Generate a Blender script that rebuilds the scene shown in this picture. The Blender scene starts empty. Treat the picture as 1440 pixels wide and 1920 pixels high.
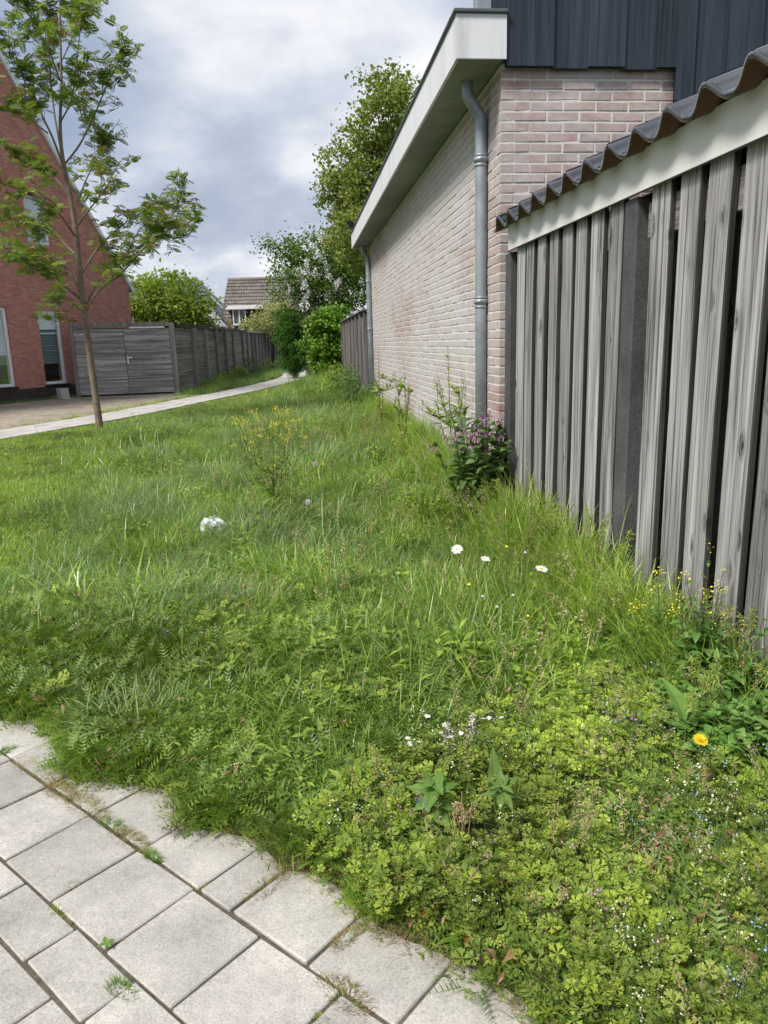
import bpy, math, random
import numpy as np
from mathutils import Vector, Matrix

# ------------------------------------------------------------------ camera, sky, sun, exposure
SC = bpy.context.scene
COL = SC.collection
EYE = 1.25
FPX, CX, CY = 1400.0, 720.0, 960.0           # focal length in photo pixels (1440 x 1920)
PITCH, ROLL, YAW = (math.radians(a) for a in (12.8068, -1.6280, 5.9760))
_f0 = np.array([math.sin(YAW), math.cos(YAW), 0]); _r0 = np.array([math.cos(YAW), -math.sin(YAW), 0]); _u0 = np.array([0, 0, 1.0])
_F = _f0*math.cos(PITCH) - _u0*math.sin(PITCH); _U = _u0*math.cos(PITCH) + _f0*math.sin(PITCH)
_RR = _r0*math.cos(ROLL) + _U*math.sin(ROLL); _UU = _U*math.cos(ROLL) - _r0*math.sin(ROLL)
cam = bpy.data.cameras.new('camera'); camo = bpy.data.objects.new('camera', cam); COL.objects.link(camo)
cam.sensor_fit = 'VERTICAL'; cam.sensor_height = 36.0; cam.lens = FPX/1920*36.0
cam.clip_start = 0.05; cam.clip_end = 2000
mw = Matrix.Identity(4)
for i in range(3):
    mw[i][0] = _RR[i]; mw[i][1] = _UU[i]; mw[i][2] = -_F[i]
mw[2][3] = EYE
camo.matrix_world = mw
SC.camera = camo
SC.render.resolution_x, SC.render.resolution_y = 768, 1024

SUN_EL, SUN_AZ = math.radians(50), math.radians(-127)    # azimuth measured from +Y towards +X
sun = bpy.data.lights.new('sun', 'SUN'); suno = bpy.data.objects.new('sun', sun); COL.objects.link(suno)
sun.energy = 2.8; sun.angle = math.radians(14); sun.color = (1.0, 0.96, 0.9)
_sd = Vector((math.cos(SUN_EL)*math.sin(SUN_AZ), math.cos(SUN_EL)*math.cos(SUN_AZ), math.sin(SUN_EL)))
suno.rotation_euler = _sd.to_track_quat('Z', 'Y').to_euler(); suno.location = (0, 0, 30)

world = bpy.data.worlds.new('World'); SC.world = world; world.use_nodes = True
wn = world.node_tree; wn.nodes.clear()
def WN(t, **k):
    n = wn.nodes.new(t)
    for a, b in k.items(): setattr(n, a, b)
    return n
wout = WN('ShaderNodeOutputWorld'); wbg = WN('ShaderNodeBackground'); wbg.inputs['Strength'].default_value = 0.1
wn.links.new(wbg.outputs[0], wout.inputs[0])
wsky = WN('ShaderNodeTexSky', sky_type='NISHITA', sun_disc=False, sun_elevation=SUN_EL, sun_rotation=SUN_AZ)
wsky.air_density = 1.0; wsky.dust_density = 1.5
wtc = WN('ShaderNodeTexCoord'); wsep = WN('ShaderNodeSeparateXYZ'); wn.links.new(wtc.outputs['Generated'], wsep.inputs[0])
wadd = WN('ShaderNodeMath', operation='MAXIMUM'); wadd.inputs[1].default_value = 0.0
wn.links.new(wsep.outputs['Z'], wadd.inputs[0])
wad2 = WN('ShaderNodeMath', operation='ADD'); wad2.inputs[1].default_value = 0.42; wn.links.new(wadd.outputs[0], wad2.inputs[0])
wdx = WN('ShaderNodeMath', operation='DIVIDE'); wdy = WN('ShaderNodeMath', operation='DIVIDE')
wn.links.new(wsep.outputs['X'], wdx.inputs[0]); wn.links.new(wad2.outputs[0], wdx.inputs[1])
wn.links.new(wsep.outputs['Y'], wdy.inputs[0]); wn.links.new(wad2.outputs[0], wdy.inputs[1])
wcmb = WN('ShaderNodeCombineXYZ'); wn.links.new(wdx.outputs[0], wcmb.inputs[0]); wn.links.new(wdy.outputs[0], wcmb.inputs[1])
wcmb.inputs[2].default_value = 3.7
def wnoise(scale, detail, off, rough=0.55, dist=0.0):
    mp = WN('ShaderNodeMapping'); mp.inputs['Location'].default_value = off; wn.links.new(wcmb.outputs[0], mp.inputs[0])
    n = WN('ShaderNodeTexNoise'); n.inputs['Scale'].default_value = scale; n.inputs['Detail'].default_value = detail
    n.inputs['Roughness'].default_value = rough; n.inputs['Distortion'].default_value = dist
    wn.links.new(mp.outputs[0], n.inputs['Vector']); return n
def wramp(src, stops):
    r = WN('ShaderNodeValToRGB'); e = r.color_ramp
    while len(e.elements) < len(stops): e.elements.new(0.5)
    for el, (p, c) in zip(e.elements, stops): el.position = p; el.color = (*c, 1)
    wn.links.new(src, r.inputs[0]); return r
n1 = wnoise(2.2, 8, (39.29, 38.59, 0), 0.55, 0.35); n2 = wnoise(1.7, 8, (26.16, 24.62, 0), 0.52, 0.3)
cov = wramp(n1.outputs['Fac'], [(0.30, (0.62,)*3), (0.50, (1,)*3)])
shade = wramp(n2.outputs['Fac'], [(0.40, (0.50, 0.58, 0.72)), (0.47, (0.60, 0.68, 0.82)), (0.525, (0.78, 0.85, 0.95)), (0.61, (1.16, 1.17, 1.19))])
brk = wramp(n1.outputs['Fac'], [(0.35, (0.86, 0.88, 0.92)), (0.62, (1.12, 1.11, 1.10))])
wmul = WN('ShaderNodeMix', data_type='RGBA', blend_type='MULTIPLY'); wmul.inputs[0].default_value = 1.0
wn.links.new(shade.outputs[0], wmul.inputs[6]); wn.links.new(brk.outputs[0], wmul.inputs[7])
wsc = WN('ShaderNodeMix', data_type='RGBA', blend_type='MULTIPLY'); wsc.inputs[0].default_value = 1.0
wn.links.new(wmul.outputs[2], wsc.inputs[6]); wsc.inputs[7].default_value = (4.7, 4.7, 4.8, 1)
wmix = WN('ShaderNodeMix', data_type='RGBA'); wn.links.new(cov.outputs[0], wmix.inputs[0])
wn.links.new(wsky.outputs[0], wmix.inputs[6]); wn.links.new(wsc.outputs[2], wmix.inputs[7])
wn.links.new(wmix.outputs[2], wbg.inputs['Color'])

SC.view_settings.view_transform = 'Standard'; SC.view_settings.look = 'None'
SC.view_settings.exposure = 0.75; SC.view_settings.gamma = 1.0; SC.view_settings.use_curve_mapping = False
SC.cycles.max_bounces = 5; SC.cycles.diffuse_bounces = 3; SC.cycles.glossy_bounces = 2; SC.cycles.transparent_max_bounces = 8; SC.cycles.transmission_bounces = 3
SC.cycles.caustics_reflective = False; SC.cycles.caustics_refractive = False
SC.cycles.use_denoising = True; SC.cycles.use_adaptive_sampling = True; SC.cycles.adaptive_threshold = 0.025

# ------------------------------------------------------------------ helpers
rng = np.random.default_rng(7); random.seed(7)
def ray(px, py): return _F + _RR*(px-CX)/FPX - _UU*(py-CY)/FPX
def gp(px, py, z=0.0):
    d = ray(px, py); p = d*((z-EYE)/d[2]); return np.array([p[0], p[1], z])
def at(px, py, Y):
    d = ray(px, py); p = d*(Y/d[1]); return np.array([p[0], p[1], p[2]+EYE])
def atx(px, py, X):
    d = ray(px, py); p = d*(X/d[0]); return np.array([p[0], p[1], p[2]+EYE])

_perm = rng.random((64, 64))
def vnoise(x, y):
    x = np.asarray(x, float); y = np.asarray(y, float)
    xi = np.floor(x).astype(int); yi = np.floor(y).astype(int); fx = x-xi; fy = y-yi
    fx = fx*fx*(3-2*fx); fy = fy*fy*(3-2*fy)
    a = _perm[xi % 64, yi % 64]; b = _perm[(xi+1) % 64, yi % 64]; c = _perm[xi % 64, (yi+1) % 64]; d = _perm[(xi+1) % 64, (yi+1) % 64]
    return (a*(1-fx)+b*fx)*(1-fy) + (c*(1-fx)+d*fx)*fy
def fbm(x, y, o=3):
    s = 0; a = 0.5; t = 0
    for i in range(o):
        s = s + a*vnoise(x*2**i+13.7*i, y*2**i+5.1*i); t += a; a *= 0.5
    return s/t
def sstep(a, b, x):
    t = np.clip((np.asarray(x, float)-a)/(b-a), 0, 1); return t*t*(3-2*t)

class Geo:
    def __init__(s): s.V = []; s.P = []; s.n = 0
    def add(s, V, F, mat=0, tint=None):
        V = np.asarray(V, float).reshape(-1, 3)
        F = np.asarray(F, int)
        if F.ndim == 1: F = F[None, :]
        if tint is None: tint = np.zeros(len(F))
        tint = np.broadcast_to(np.asarray(tint, float), (len(F),))
        s.V.append(V); s.P.append((F+s.n, mat, tint)); s.n += len(V)
    def mesh(s, name, mats, smooth=False):
        me = bpy.data.meshes.new(name)
        V = np.concatenate(s.V) if s.V else np.zeros((0, 3))
        me.vertices.add(len(V)); me.vertices.foreach_set('co', V.ravel())
        loops = np.concatenate([f.ravel() for f, m, t in s.P]); tot = np.concatenate([np.full(len(f), f.shape[1]) for f, m, t in s.P])
        mi = np.concatenate([np.full(len(f), m) for f, m, t in s.P]); ti = np.concatenate([t for f, m, t in s.P])
        me.loops.add(len(loops)); me.loops.foreach_set('vertex_index', loops.astype(np.int32))
        me.polygons.add(len(tot)); st = np.concatenate([[0], np.cumsum(tot)[:-1]])
        me.polygons.foreach_set('loop_start', st.astype(np.int32))
        me.polygons.foreach_set('material_index', mi.astype(np.int32))
        if smooth: me.polygons.foreach_set('use_smooth', np.ones(len(tot), bool))
        else: me.polygons.foreach_set('use_smooth', np.zeros(len(tot), bool))
        a = me.attributes.new('tint', 'FLOAT', 'FACE'); a.data.foreach_set('value', ti.astype(np.float32))
        if not isinstance(mats, (list, tuple)): mats = [mats]
        for m in mats: me.materials.append(m)
        me.update(calc_edges=True); me.validate()
        return me
    def obj(s, name, mats, parent=None, smooth=False, loc=None):
        return link(name, s.mesh(name, mats, smooth), parent, loc)
def link(name, me, parent=None, loc=None):
    o = bpy.data.objects.new(name, me); COL.objects.link(o)
    if loc is not None: o.location = [float(c) for c in loc]
    if parent is not None: o.parent = parent
    return o
def tag(o, label=None, cat=None, group=None, kind=None):
    if label: o['label'] = label
    if cat: o['category'] = cat
    if group: o['group'] = group
    if kind: o['kind'] = kind
    return o
def thing(name, label, cat, loc=(0, 0, 0), group=None):
    o = bpy.data.objects.new(name, None); COL.objects.link(o); o.location = [float(c) for c in loc]
    o.empty_display_size = 0.1
    return tag(o, label, cat, group)

BOXF = np.array([[0, 3, 2, 1], [4, 5, 6, 7], [0, 1, 5, 4], [1, 2, 6, 5], [2, 3, 7, 6], [3, 0, 4, 7]])
def boxv(x0, x1, y0, y1, z0, z1):
    return np.array([[x0, y0, z0], [x1, y0, z0], [x1, y1, z0], [x0, y1, z0], [x0, y0, z1], [x1, y0, z1], [x1, y1, z1], [x0, y1, z1]], float)
def cbox(G, x0, x1, y0, y1, z0, z1, c=0.004, mat=0, tint=None, jit=0.0, M=None):
    """box with all edges chamfered"""
    c = min(c, 0.45*min(x1-x0, y1-y0, z1-z0))
    lo = np.array([x0, y0, z0]); hi = np.array([x1, y1, z1]); V = []; idx = {}
    for sx in (0, 1):
        for sy in (0, 1):
            for sz in (0, 1):
                cor = np.array([hi[0] if sx else lo[0], hi[1] if sy else lo[1], hi[2] if sz else lo[2]])
                ins = np.array([-c if sx else c, -c if sy else c, -c if sz else c])
                j = rng.normal(0, jit, 3) if jit else 0
                for a in range(3):
                    p = cor.copy()
                    for b in range(3):
                        if b != a: p[b] += ins[b]
                    idx[(sx, sy, sz, a)] = len(V); V.append(p+j)
    quads = []; tris = []
    for a in range(3):
        b, d = (a+1) % 3, (a+2) % 3
        for s in (0, 1):
            def k(u, v):
                t = [0, 0, 0]; t[a] = s; t[b] = u; t[d] = v; return idx[(*t, a)]
            q = [k(0, 0), k(1, 0), k(1, 1), k(0, 1)]; quads.append(q if s else q[::-1])
        for u in (0, 1):       # edges along axis a : between faces b and d
            for v in (0, 1):
                def k2(w, f):
                    t = [0, 0, 0]; t[a] = w; t[b] = u; t[d] = v; return idx[(*t, f)]
                q = [k2(0, b), k2(0, d), k2(1, d), k2(1, b)]
                quads.append(q if (u ^ v) == 0 else q[::-1])
    for sx in (0, 1):
        for sy in (0, 1):
            for sz in (0, 1):
                t = [idx[(sx, sy, sz, 0)], idx[(sx, sy, sz, 1)], idx[(sx, sy, sz, 2)]]
                tris.append(t if (sx+sy+sz) % 2 == 1 else t[::-1])
    V = np.array(V)
    if M is not None: V = V @ np.array(M)[:3, :3].T + np.array(M)[:3, 3]
    n0 = len(G.V); G.add(V, quads, mat, tint)
    F = np.array(tris); G.P.append((F+G.n-len(V), mat, np.broadcast_to(np.asarray(0.0 if tint is None else tint, float), (8,))))
def tube(G, pts, rad, sides=6, mat=0, tint=None, cap=True):
    pts = np.asarray(pts, float); n = len(pts); rad = np.broadcast_to(np.asarray(rad, float), (n,))
    T = np.gradient(pts, axis=0) if n > 2 else np.repeat((pts[1]-pts[0])[None], 2, 0)
    T /= np.linalg.norm(T, axis=1)[:, None]+1e-9
    up = np.array([0.31, 0.17, 0.93]) if abs(T[0][2]) < 0.9 else np.array([1, 0.1, 0])
    V = []
    for i in range(n):
        a = np.cross(T[i], up); a /= np.linalg.norm(a)+1e-9; b = np.cross(T[i], a)
        th = np.arange(sides)*2*np.pi/sides
        V.append(pts[i] + rad[i]*(np.cos(th)[:, None]*a + np.sin(th)[:, None]*b))
    V = np.concatenate(V); F = []
    for i in range(n-1):
        for k in range(sides):
            F.append([i*sides+k, i*sides+(k+1) % sides, (i+1)*sides+(k+1) % sides, (i+1)*sides+k])
    G.add(V, F, mat, tint)
    if cap:
        b = G.n-len(V)
        t = 0.0 if tint is None else tint
        G.P.append((np.array([[b+k for k in range(sides)][::-1], [b+(n-1)*sides+k for k in range(sides)]]), mat, np.full(2, float(t))))
def spline(P, n=10):
    P = np.asarray(P, float); m = len(P)
    if m == 2: return P[0]+(P[1]-P[0])*np.linspace(0, 1, n)[:, None]
    Q = np.vstack([2*P[0]-P[1], P, 2*P[-1]-P[-2]]); out = []
    for i in range(m-1):
        a, b, c, d = Q[i], Q[i+1], Q[i+2], Q[i+3]
        for t in np.linspace(0, 1, n, endpoint=(i == m-2)):
            out.append(0.5*((2*b)+(-a+c)*t+(2*a-5*b+4*c-d)*t*t+(-a+3*b-3*c+d)*t**3))
    return np.array(out)
def rotm(yaw, pitch=0.0, roll=0.0):
    cy, sy = math.cos(yaw), math.sin(yaw); cp, sp = math.cos(pitch), math.sin(pitch); cr, sr = math.cos(roll), math.sin(roll)
    Rz = np.array([[cy, -sy, 0], [sy, cy, 0], [0, 0, 1]]); Ry = np.array([[cp, 0, -sp], [0, 1, 0], [sp, 0, cp]]); Rx = np.array([[1, 0, 0], [0, cr, -sr], [0, sr, cr]])
    return Rz @ Ry @ Rx

# ------------------------------------------------------------------ materials
class NT:
    def __init__(s, name):
        s.m = bpy.data.materials.new(name); s.m.use_nodes = True; s.t = s.m.node_tree; s.t.nodes.clear()
        s.out = s.t.nodes.new('ShaderNodeOutputMaterial')
    def n(s, t, ins=None, **k):
        nd = s.t.nodes.new(t)
        for a, b in k.items(): setattr(nd, a, b)
        if ins:
            for a, b in ins.items():
                if hasattr(b, 'is_output'): s.t.links.new(b, nd.inputs[a])
                else: nd.inputs[a].default_value = b
        return nd
    def math(s, op, a, b=None, clamp=False):
        ins = {0: a}
        if b is not None: ins[1] = b
        return s.n('ShaderNodeMath', ins, operation=op, use_clamp=clamp).outputs[0]
    def ramp(s, src, stops, interp='LINEAR'):
        r = s.n('ShaderNodeValToRGB'); e = r.color_ramp; e.interpolation = interp
        while len(e.elements) < len(stops): e.elements.new(0.5)
        for el, (p, c) in zip(e.elements, stops):
            el.position = p; c = (c, c, c) if not hasattr(c, '__len__') else c; el.color = (*c, 1)
        s.t.links.new(src, r.inputs[0]); return r.outputs[0]
    def noise(s, vec, scale, detail=4, rough=0.55, dist=0.0):
        return s.n('ShaderNodeTexNoise', {'Vector': vec, 'Scale': scale, 'Detail': detail, 'Roughness': rough, 'Distortion': dist}).outputs['Fac']
    def mix(s, f, a, b, mode='MIX'):
        return s.n('ShaderNodeMix', {0: f, 6: a, 7: b}, data_type='RGBA', blend_type=mode).outputs[2]
    def map(s, vec, scale=(1, 1, 1), loc=(0, 0, 0), rot=(0, 0, 0)):
        return s.n('ShaderNodeMapping', {'Vector': vec, 'Scale': scale, 'Location': loc, 'Rotation': rot}).outputs[0]
    def pos(s): return s.n('ShaderNodeNewGeometry').outputs['Position']
    def ocoord(s): return s.n('ShaderNodeTexCoord').outputs['Object']
    def tint(s):
        a = s.n('ShaderNodeAttribute', attribute_name='tint', attribute_type='GEOMETRY').outputs['Fac']
        r = s.n('ShaderNodeObjectInfo').outputs['Random']
        return s.math('FRACT', s.math('ADD', a, r))
    def rnd(s): return s.n('ShaderNodeObjectInfo').outputs['Random']
    def bump(s, h, strength=0.3, dist=0.01):
        return s.n('ShaderNodeBump', {'Height': h, 'Strength': strength, 'Distance': dist}).outputs[0]
    def finish(s, col, rough=0.8, spec=0.3, normal=None, trans=None, tcol=None, metal=0.0, coat=0.0):
        ins = {'Base Color': col, 'Roughness': rough, 'Specular IOR Level': spec, 'Metallic': metal}
        if coat: ins['Coat Weight'] = coat; ins['Coat Roughness'] = 0.08
        if normal is not None: ins['Normal'] = normal
        p = s.n('ShaderNodeBsdfPrincipled', ins); sh = p.outputs[0]
        if trans:
            tr = s.n('ShaderNodeBsdfTranslucent', {'Color': tcol if tcol is not None else col})
            sh = s.n('ShaderNodeMixShader', {0: trans, 1: sh, 2: tr.outputs[0]}).outputs[0]
        s.t.links.new(sh, s.out.inputs[0]); return s.m
def C(*a): return (*a, 1.0)

def m_plain(name, c, rough=0.7, spec=0.3, metal=0.0, var=0.25, scale=12.0, bump=0.0, coat=0.0):
    t = NT(name); p = t.ocoord(); nz = t.noise(p, scale, 5, 0.6)
    k = t.ramp(nz, [(0.25, 1-var), (0.75, 1+var*0.6)])
    col = t.mix(1.0, C(*c), k, 'MULTIPLY')
    nm = t.bump(t.noise(p, scale*6, 4), bump, 0.004) if bump else None
    return t.finish(col, rough, spec, nm, metal=metal, coat=coat)
LR, LG, LB = 2.16, 2.06, 1.76            # spring foliage is light and yellowish
def m_leaf(name, cols, trans=0.35, rough=0.5, spec=0.35, patch=0.25):
    t = NT(name); k = t.tint(); st = [(i/(len(cols)-1), c) for i, c in enumerate(cols)]
    col = t.ramp(k, st)
    nz = t.noise(t.pos(), 1.7, 2)
    col = t.mix(1.0, col, t.ramp(nz, [(0.3, tuple((1-patch)*c for c in (LR, LG, LB))), (0.7, tuple((1+patch)*c for c in (LR, LG, LB)))]), 'MULTIPLY')
    tc = t.mix(1.0, col, C(1.3, 1.25, 0.5), 'MULTIPLY')
    return t.finish(col, rough, spec, None, trans, tc)
def m_wood(name, dark, light, along='Z', knots=True, weather=0.5, fine=1.0, rough=0.85):
    t = NT(name); p = t.ocoord(); r = t.rnd()
    off = t.n('ShaderNodeVectorMath', {0: C(1, 1, 1)[:3], 'Scale': t.math('MULTIPLY', r, 37.0)}, operation='SCALE').outputs[0]
    q = t.n('ShaderNodeVectorMath', {0: p, 1: off}, operation='ADD').outputs[0]
    def sc(a, l): return {'X': (l, a, a), 'Y': (a, l, a), 'Z': (a, a, l)}[along]
    # knots bend the grain
    vor = t.n('ShaderNodeTexVoronoi', {'Vector': t.map(q, sc(8.5, 4.2)), 'Scale': 1.0, 'Randomness': 1.0})
    d = vor.outputs['Distance']
    kn = t.ramp(d, [(0.0, 1.0), (0.05, 1.0), (0.10, 0.35), (0.26, 0.0)]) if knots else None
    vec = t.map(q, sc(42*fine, 1.1*fine))
    if knots:
        warp = t.n('ShaderNodeVectorMath', {0: (1.6, 1.6, 1.6), 'Scale': kn}, operation='SCALE').outputs[0]
        vec = t.n('ShaderNodeVectorMath', {0: vec, 1: warp}, operation='ADD').outputs[0]
    g1 = t.noise(vec, 1.0, 5, 0.6, 0.4)
    g2 = t.noise(t.map(q, sc(130*fine, 2.2*fine)), 1.0, 3, 0.6)
    g3 = t.noise(t.map(q, sc(9, 0.8)), 1.0, 3, 0.5)
    h = t.math('ADD', t.math('MULTIPLY', g1, 0.6), t.math('MULTIPLY', g2, 0.4))
    crk = t.ramp(t.noise(t.map(q, sc(62*fine, 0.9*fine), (5, 3, 1)), 1.0, 2, 0.5), [(0.29, 0.75), (0.345, 0.0)])      # drying splits along the grain
    col = t.ramp(h, [(0.37, dark), (0.50, tuple(0.45*a+0.55*b for a, b in zip(dark, light))), (0.64, light)])
    col = t.mix(1.0, col, t.ramp(g3, [(0.3, 0.72), (0.7, 1.18)]), 'MULTIPLY')
    col = t.mix(1.0, col, t.ramp(r, [(0.0, 0.82), (1.0, 1.15)]), 'MULTIPLY')
    col = t.mix(crk, col, C(*(c*0.3 for c in dark)))
    if name == 'weathered_slat':          # green algae creeping up from the ground
        zz = t.n('ShaderNodeSeparateXYZ', {0: p}).outputs[2]; al = t.math('ADD', zz, t.math('MULTIPLY', t.noise(t.map(q, (9, 9, 2.0)), 1.0, 4), 0.75))
        col = t.mix(t.ramp(al, [(0.38, 0.65), (0.80, 0.0)]), col, C(0.085, 0.085, 0.055))
    if knots:
        col = t.mix(t.math('MULTIPLY', kn, 0.75), col, C(*(c*0.35 for c in dark)))
    return t.finish(col, rough, 0.2, t.bump(h, 0.55, 0.004))

# ---- masonry
def m_brick():
    t = NT('garage_brick'); k = t.tint(); p = t.pos()
    col = t.ramp(k, [(0.0, (0.30, 0.155, 0.125)), (0.3, (0.37, 0.195, 0.16)), (0.55, (0.30, 0.19, 0.15)), (0.75, (0.40, 0.225, 0.185)), (1.0, (0.26, 0.165, 0.135))])
    nz = t.noise(p, 26, 6, 0.65)
    col = t.mix(1.0, col, t.ramp(nz, [(0.25, 0.78), (0.75, 1.2)]), 'MULTIPLY')
    # lime bloom washed over the bricks, in patches with outlines of their own
    b1 = t.noise(t.map(p, (0.55, 0.32, 0.75), (3.1, 2.2, 0.2)), 1.6, 6, 0.62, 0.6)
    b2 = t.noise(p, 14, 5, 0.7)
    f = t.math('ADD', t.math('MULTIPLY', b1, 0.8), t.math('MULTIPLY', b2, 0.35))
    sy = t.n('ShaderNodeSeparateXYZ', {0: p}).outputs[1]
    f = t.math('ADD', f, t.n('ShaderNodeMapRange', {0: sy, 1: 5.1, 2: 6.6, 3: -0.05, 4: 0.08}).outputs[0])     # more lime on the weather side
    f = t.ramp(f, [(0.40, 0.12), (0.52, 0.52), (0.66, 0.90)])
    col = t.mix(f, col, C(0.53, 0.505, 0.50))
    sz = t.n('ShaderNodeSeparateXYZ', {0: p}).outputs[2]; dm = t.math('ADD', sz, t.math('MULTIPLY', t.noise(p, 5.0, 5, 0.65), 0.7))     # soil splash and algae low on the wall
    col = t.mix(t.ramp(dm, [(0.35, 0.6), (0.85, 0.0)]), col, C(0.14, 0.135, 0.10))
    return t.finish(col, 0.9, 0.15, t.bump(nz, 0.5, 0.004))
def m_mortar():
    t = NT('mortar'); p = t.pos(); nz = t.noise(p, 40, 5, 0.6)
    col = t.ramp(nz, [(0.3, (0.54, 0.525, 0.505)), (0.7, (0.70, 0.685, 0.66))])
    return t.finish(col, 0.95, 0.1, t.bump(nz, 0.4, 0.004))
def m_house_brick(name, plinth=False):
    t = NT(name); p = t.ocoord()           # x along the wall, z up
    v = t.n('ShaderNodeCombineXYZ', {0: t.n('ShaderNodeSeparateXYZ', {0: p}).outputs[0], 1: t.n('ShaderNodeSeparateXYZ', {0: p}).outputs[2]}).outputs[0]
    b = t.n('ShaderNodeTexBrick', {'Vector': v, 'Color1': C(0.48, 0.165, 0.12) if not plinth else C(0.05, 0.035, 0.035),
        'Color2': C(0.56, 0.225, 0.165) if not plinth else C(0.085, 0.06, 0.055), 'Mortar': C(0.32, 0.22, 0.195) if not plinth else C(0.07, 0.06, 0.055),
        'Scale': 1.0, 'Mortar Size': 0.011, 'Brick Width': 0.22, 'Row Height': 0.0625, 'Bias': -0.1}, offset=0.37, offset_frequency=2)
    n = t.noise(v, 3.0, 6, 0.7); n2 = t.noise(t.map(v, (4.5, 16, 1)), 1.0, 2, 0.5)
    col = t.mix(1.0, b.outputs['Color'], t.ramp(n, [(0.25, 0.8), (0.75, 1.2)]), 'MULTIPLY')
    col = t.mix(1.0, col, t.ramp(n2, [(0.3, (0.82, 0.81, 0.82)), (0.5, (1, 1, 1)), (0.72, (1.12, 1.16, 1.16))]), 'MULTIPLY')
    return t.finish(col, 0.9, 0.15, t.bump(t.math('SUBTRACT', 1.0, b.outputs['Fac']), 0.5, 0.01))
def m_concrete(name, c, speck=0.35, scale=1.0, rough=0.9, vs=0.18):
    t = NT(name); p = t.pos(); r = t.rnd()
    big = t.noise(p, 5.0*scale, 5, 0.6); fine = t.noise(p, 210*scale, 3, 0.75); mid = t.noise(p, 45*scale, 5, 0.65)
    col = t.mix(1.0, C(*c), t.ramp(big, [(0.28, 1-vs), (0.72, 1+vs*0.6)]), 'MULTIPLY')
    col = t.mix(1.0, col, t.ramp(fine, [(0.32, 1-speck), (0.5, 1.0), (0.7, 1+speck*0.75)]), 'MULTIPLY')
    col = t.mix(1.0, col, t.ramp(mid, [(0.30, 0.87), (0.7, 1.08)]), 'MULTIPLY')
    col = t.mix(1.0, col, t.ramp(r, [(0.0, 0.86), (1.0, 1.08)]), 'MULTIPLY')
    pit = t.ramp(t.n('ShaderNodeTexVoronoi', {'Vector': p, 'Scale': 95*scale}).outputs['Distance'], [(0.06, 0.45), (0.13, 1.0)])
    col = t.mix(0.5, col, t.mix(1.0, col, pit, 'MULTIPLY'))
    return t.finish(col, rough, 0.15, t.bump(t.math('ADD', fine, t.math('MULTIPLY', mid, 0.6)), 0.35, 0.002))
MAT = {}
MAT['brick'] = m_brick(); MAT['mortar'] = m_mortar()
MAT['tile'] = m_concrete('paving_concrete', (0.46, 0.435, 0.395), 0.30, vs=0.27)
MAT['pathtile'] = m_concrete('path_concrete', (0.52, 0.49, 0.46), 0.2, 0.4)
MAT['post'] = m_concrete('post_concrete', (0.105, 0.105, 0.108), 0.5, 0.8, vs=0.4)
MAT['slab'] = m_concrete('slab_concrete', (0.36, 0.35, 0.31), 0.2, 0.5)
MAT['house_brick'] = m_house_brick('house_brick'); MAT['plinth_brick'] = m_house_brick('plinth_brick', True)
MAT['slat'] = m_wood('weathered_slat', (0.072, 0.069, 0.068), (0.50, 0.485, 0.475))
MAT['slat_edge_shade'] = m_wood('slat_edge_shade', (0.018, 0.017, 0.017), (0.07, 0.067, 0.065))  # shade on the slat sides, painted in as a darker wood colour
MAT['slat_side'] = m_wood('weathered_rail', (0.09, 0.084, 0.08), (0.34, 0.32, 0.30), 'Y')
MAT['board'] = m_wood('shed_board', (0.14, 0.132, 0.128), (0.48, 0.46, 0.445), 'X', True, fine=0.5)
MAT['boardY'] = m_wood('fence_board', (0.09, 0.08, 0.073), (0.32, 0.29, 0.265), 'Y', True, fine=0.5)
MAT['boardZ'] = m_wood('upright_board', (0.08, 0.073, 0.07), (0.26, 0.24, 0.23), 'Z', False, fine=0.6)
MAT['postwood'] = m_wood('post_wood', (0.14, 0.125, 0.11), (0.31, 0.285, 0.255), 'Z', False, fine=0.6)
MAT['navy'] = m_wood('navy_painted_wood', (0.024, 0.031, 0.043), (0.047, 0.060, 0.082), 'Z', False, fine=0.7, rough=0.5)
MAT['navyh'] = m_plain('dark_shed_paint', (0.022, 0.026, 0.036), 0.5, 0.4)
MAT['red'] = m_plain('red_paint', (0.30, 0.03, 0.02), 0.45, 0.4)
MAT['black'] = m_plain('black_trim', (0.012, 0.012, 0.014), 0.6)
MAT['white'] = m_plain('white_frame', (0.78, 0.79, 0.80), 0.4, 0.4, var=0.06)
MAT['blind'] = m_plain('blind_slat', (0.50, 0.62, 0.60), 0.5, 0.3, var=0.05)
MAT['curtain'] = m_plain('curtain', (0.62, 0.64, 0.66), 0.9, 0.1, var=0.1)
MAT['room'] = m_plain('dark_room', (0.02, 0.024, 0.025), 0.9, 0.1)
MAT['zinc'] = m_plain('zinc', (0.31, 0.345, 0.38), 0.45, 0.5, metal=0.3, var=0.3, scale=7)
MAT['lead'] = m_plain('lead_cap', (0.09, 0.105, 0.11), 0.5, 0.4, var=0.3)
MAT['rtop'] = m_plain('black_glaze', (0.018, 0.018, 0.022), 0.06, 1.0, var=0.3, scale=9, coat=1.0)
MAT['rback'] = m_plain('dark_clay', (0.12, 0.045, 0.036), 0.45, 0.5, var=0.4)
MAT['sand'] = m_plain('joint_soil', (0.13, 0.115, 0.085), 0.95, 0.1, var=0.5, scale=60, bump=0.5)
MAT['bark'] = m_plain('rowan_bark', (0.21, 0.165, 0.12), 0.85, 0.2, var=0.45, scale=9, bump=0.6)
MAT['twig'] = m_plain('dark_twig', (0.06, 0.05, 0.042), 0.85, 0.2, var=0.3)
MAT['stemg'] = m_plain('green_stem', (0.10, 0.16, 0.045), 0.6, 0.3, var=0.3)
MAT['stemr'] = m_plain('reddish_stem', (0.11, 0.085, 0.05), 0.6, 0.3, var=0.3)
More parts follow.
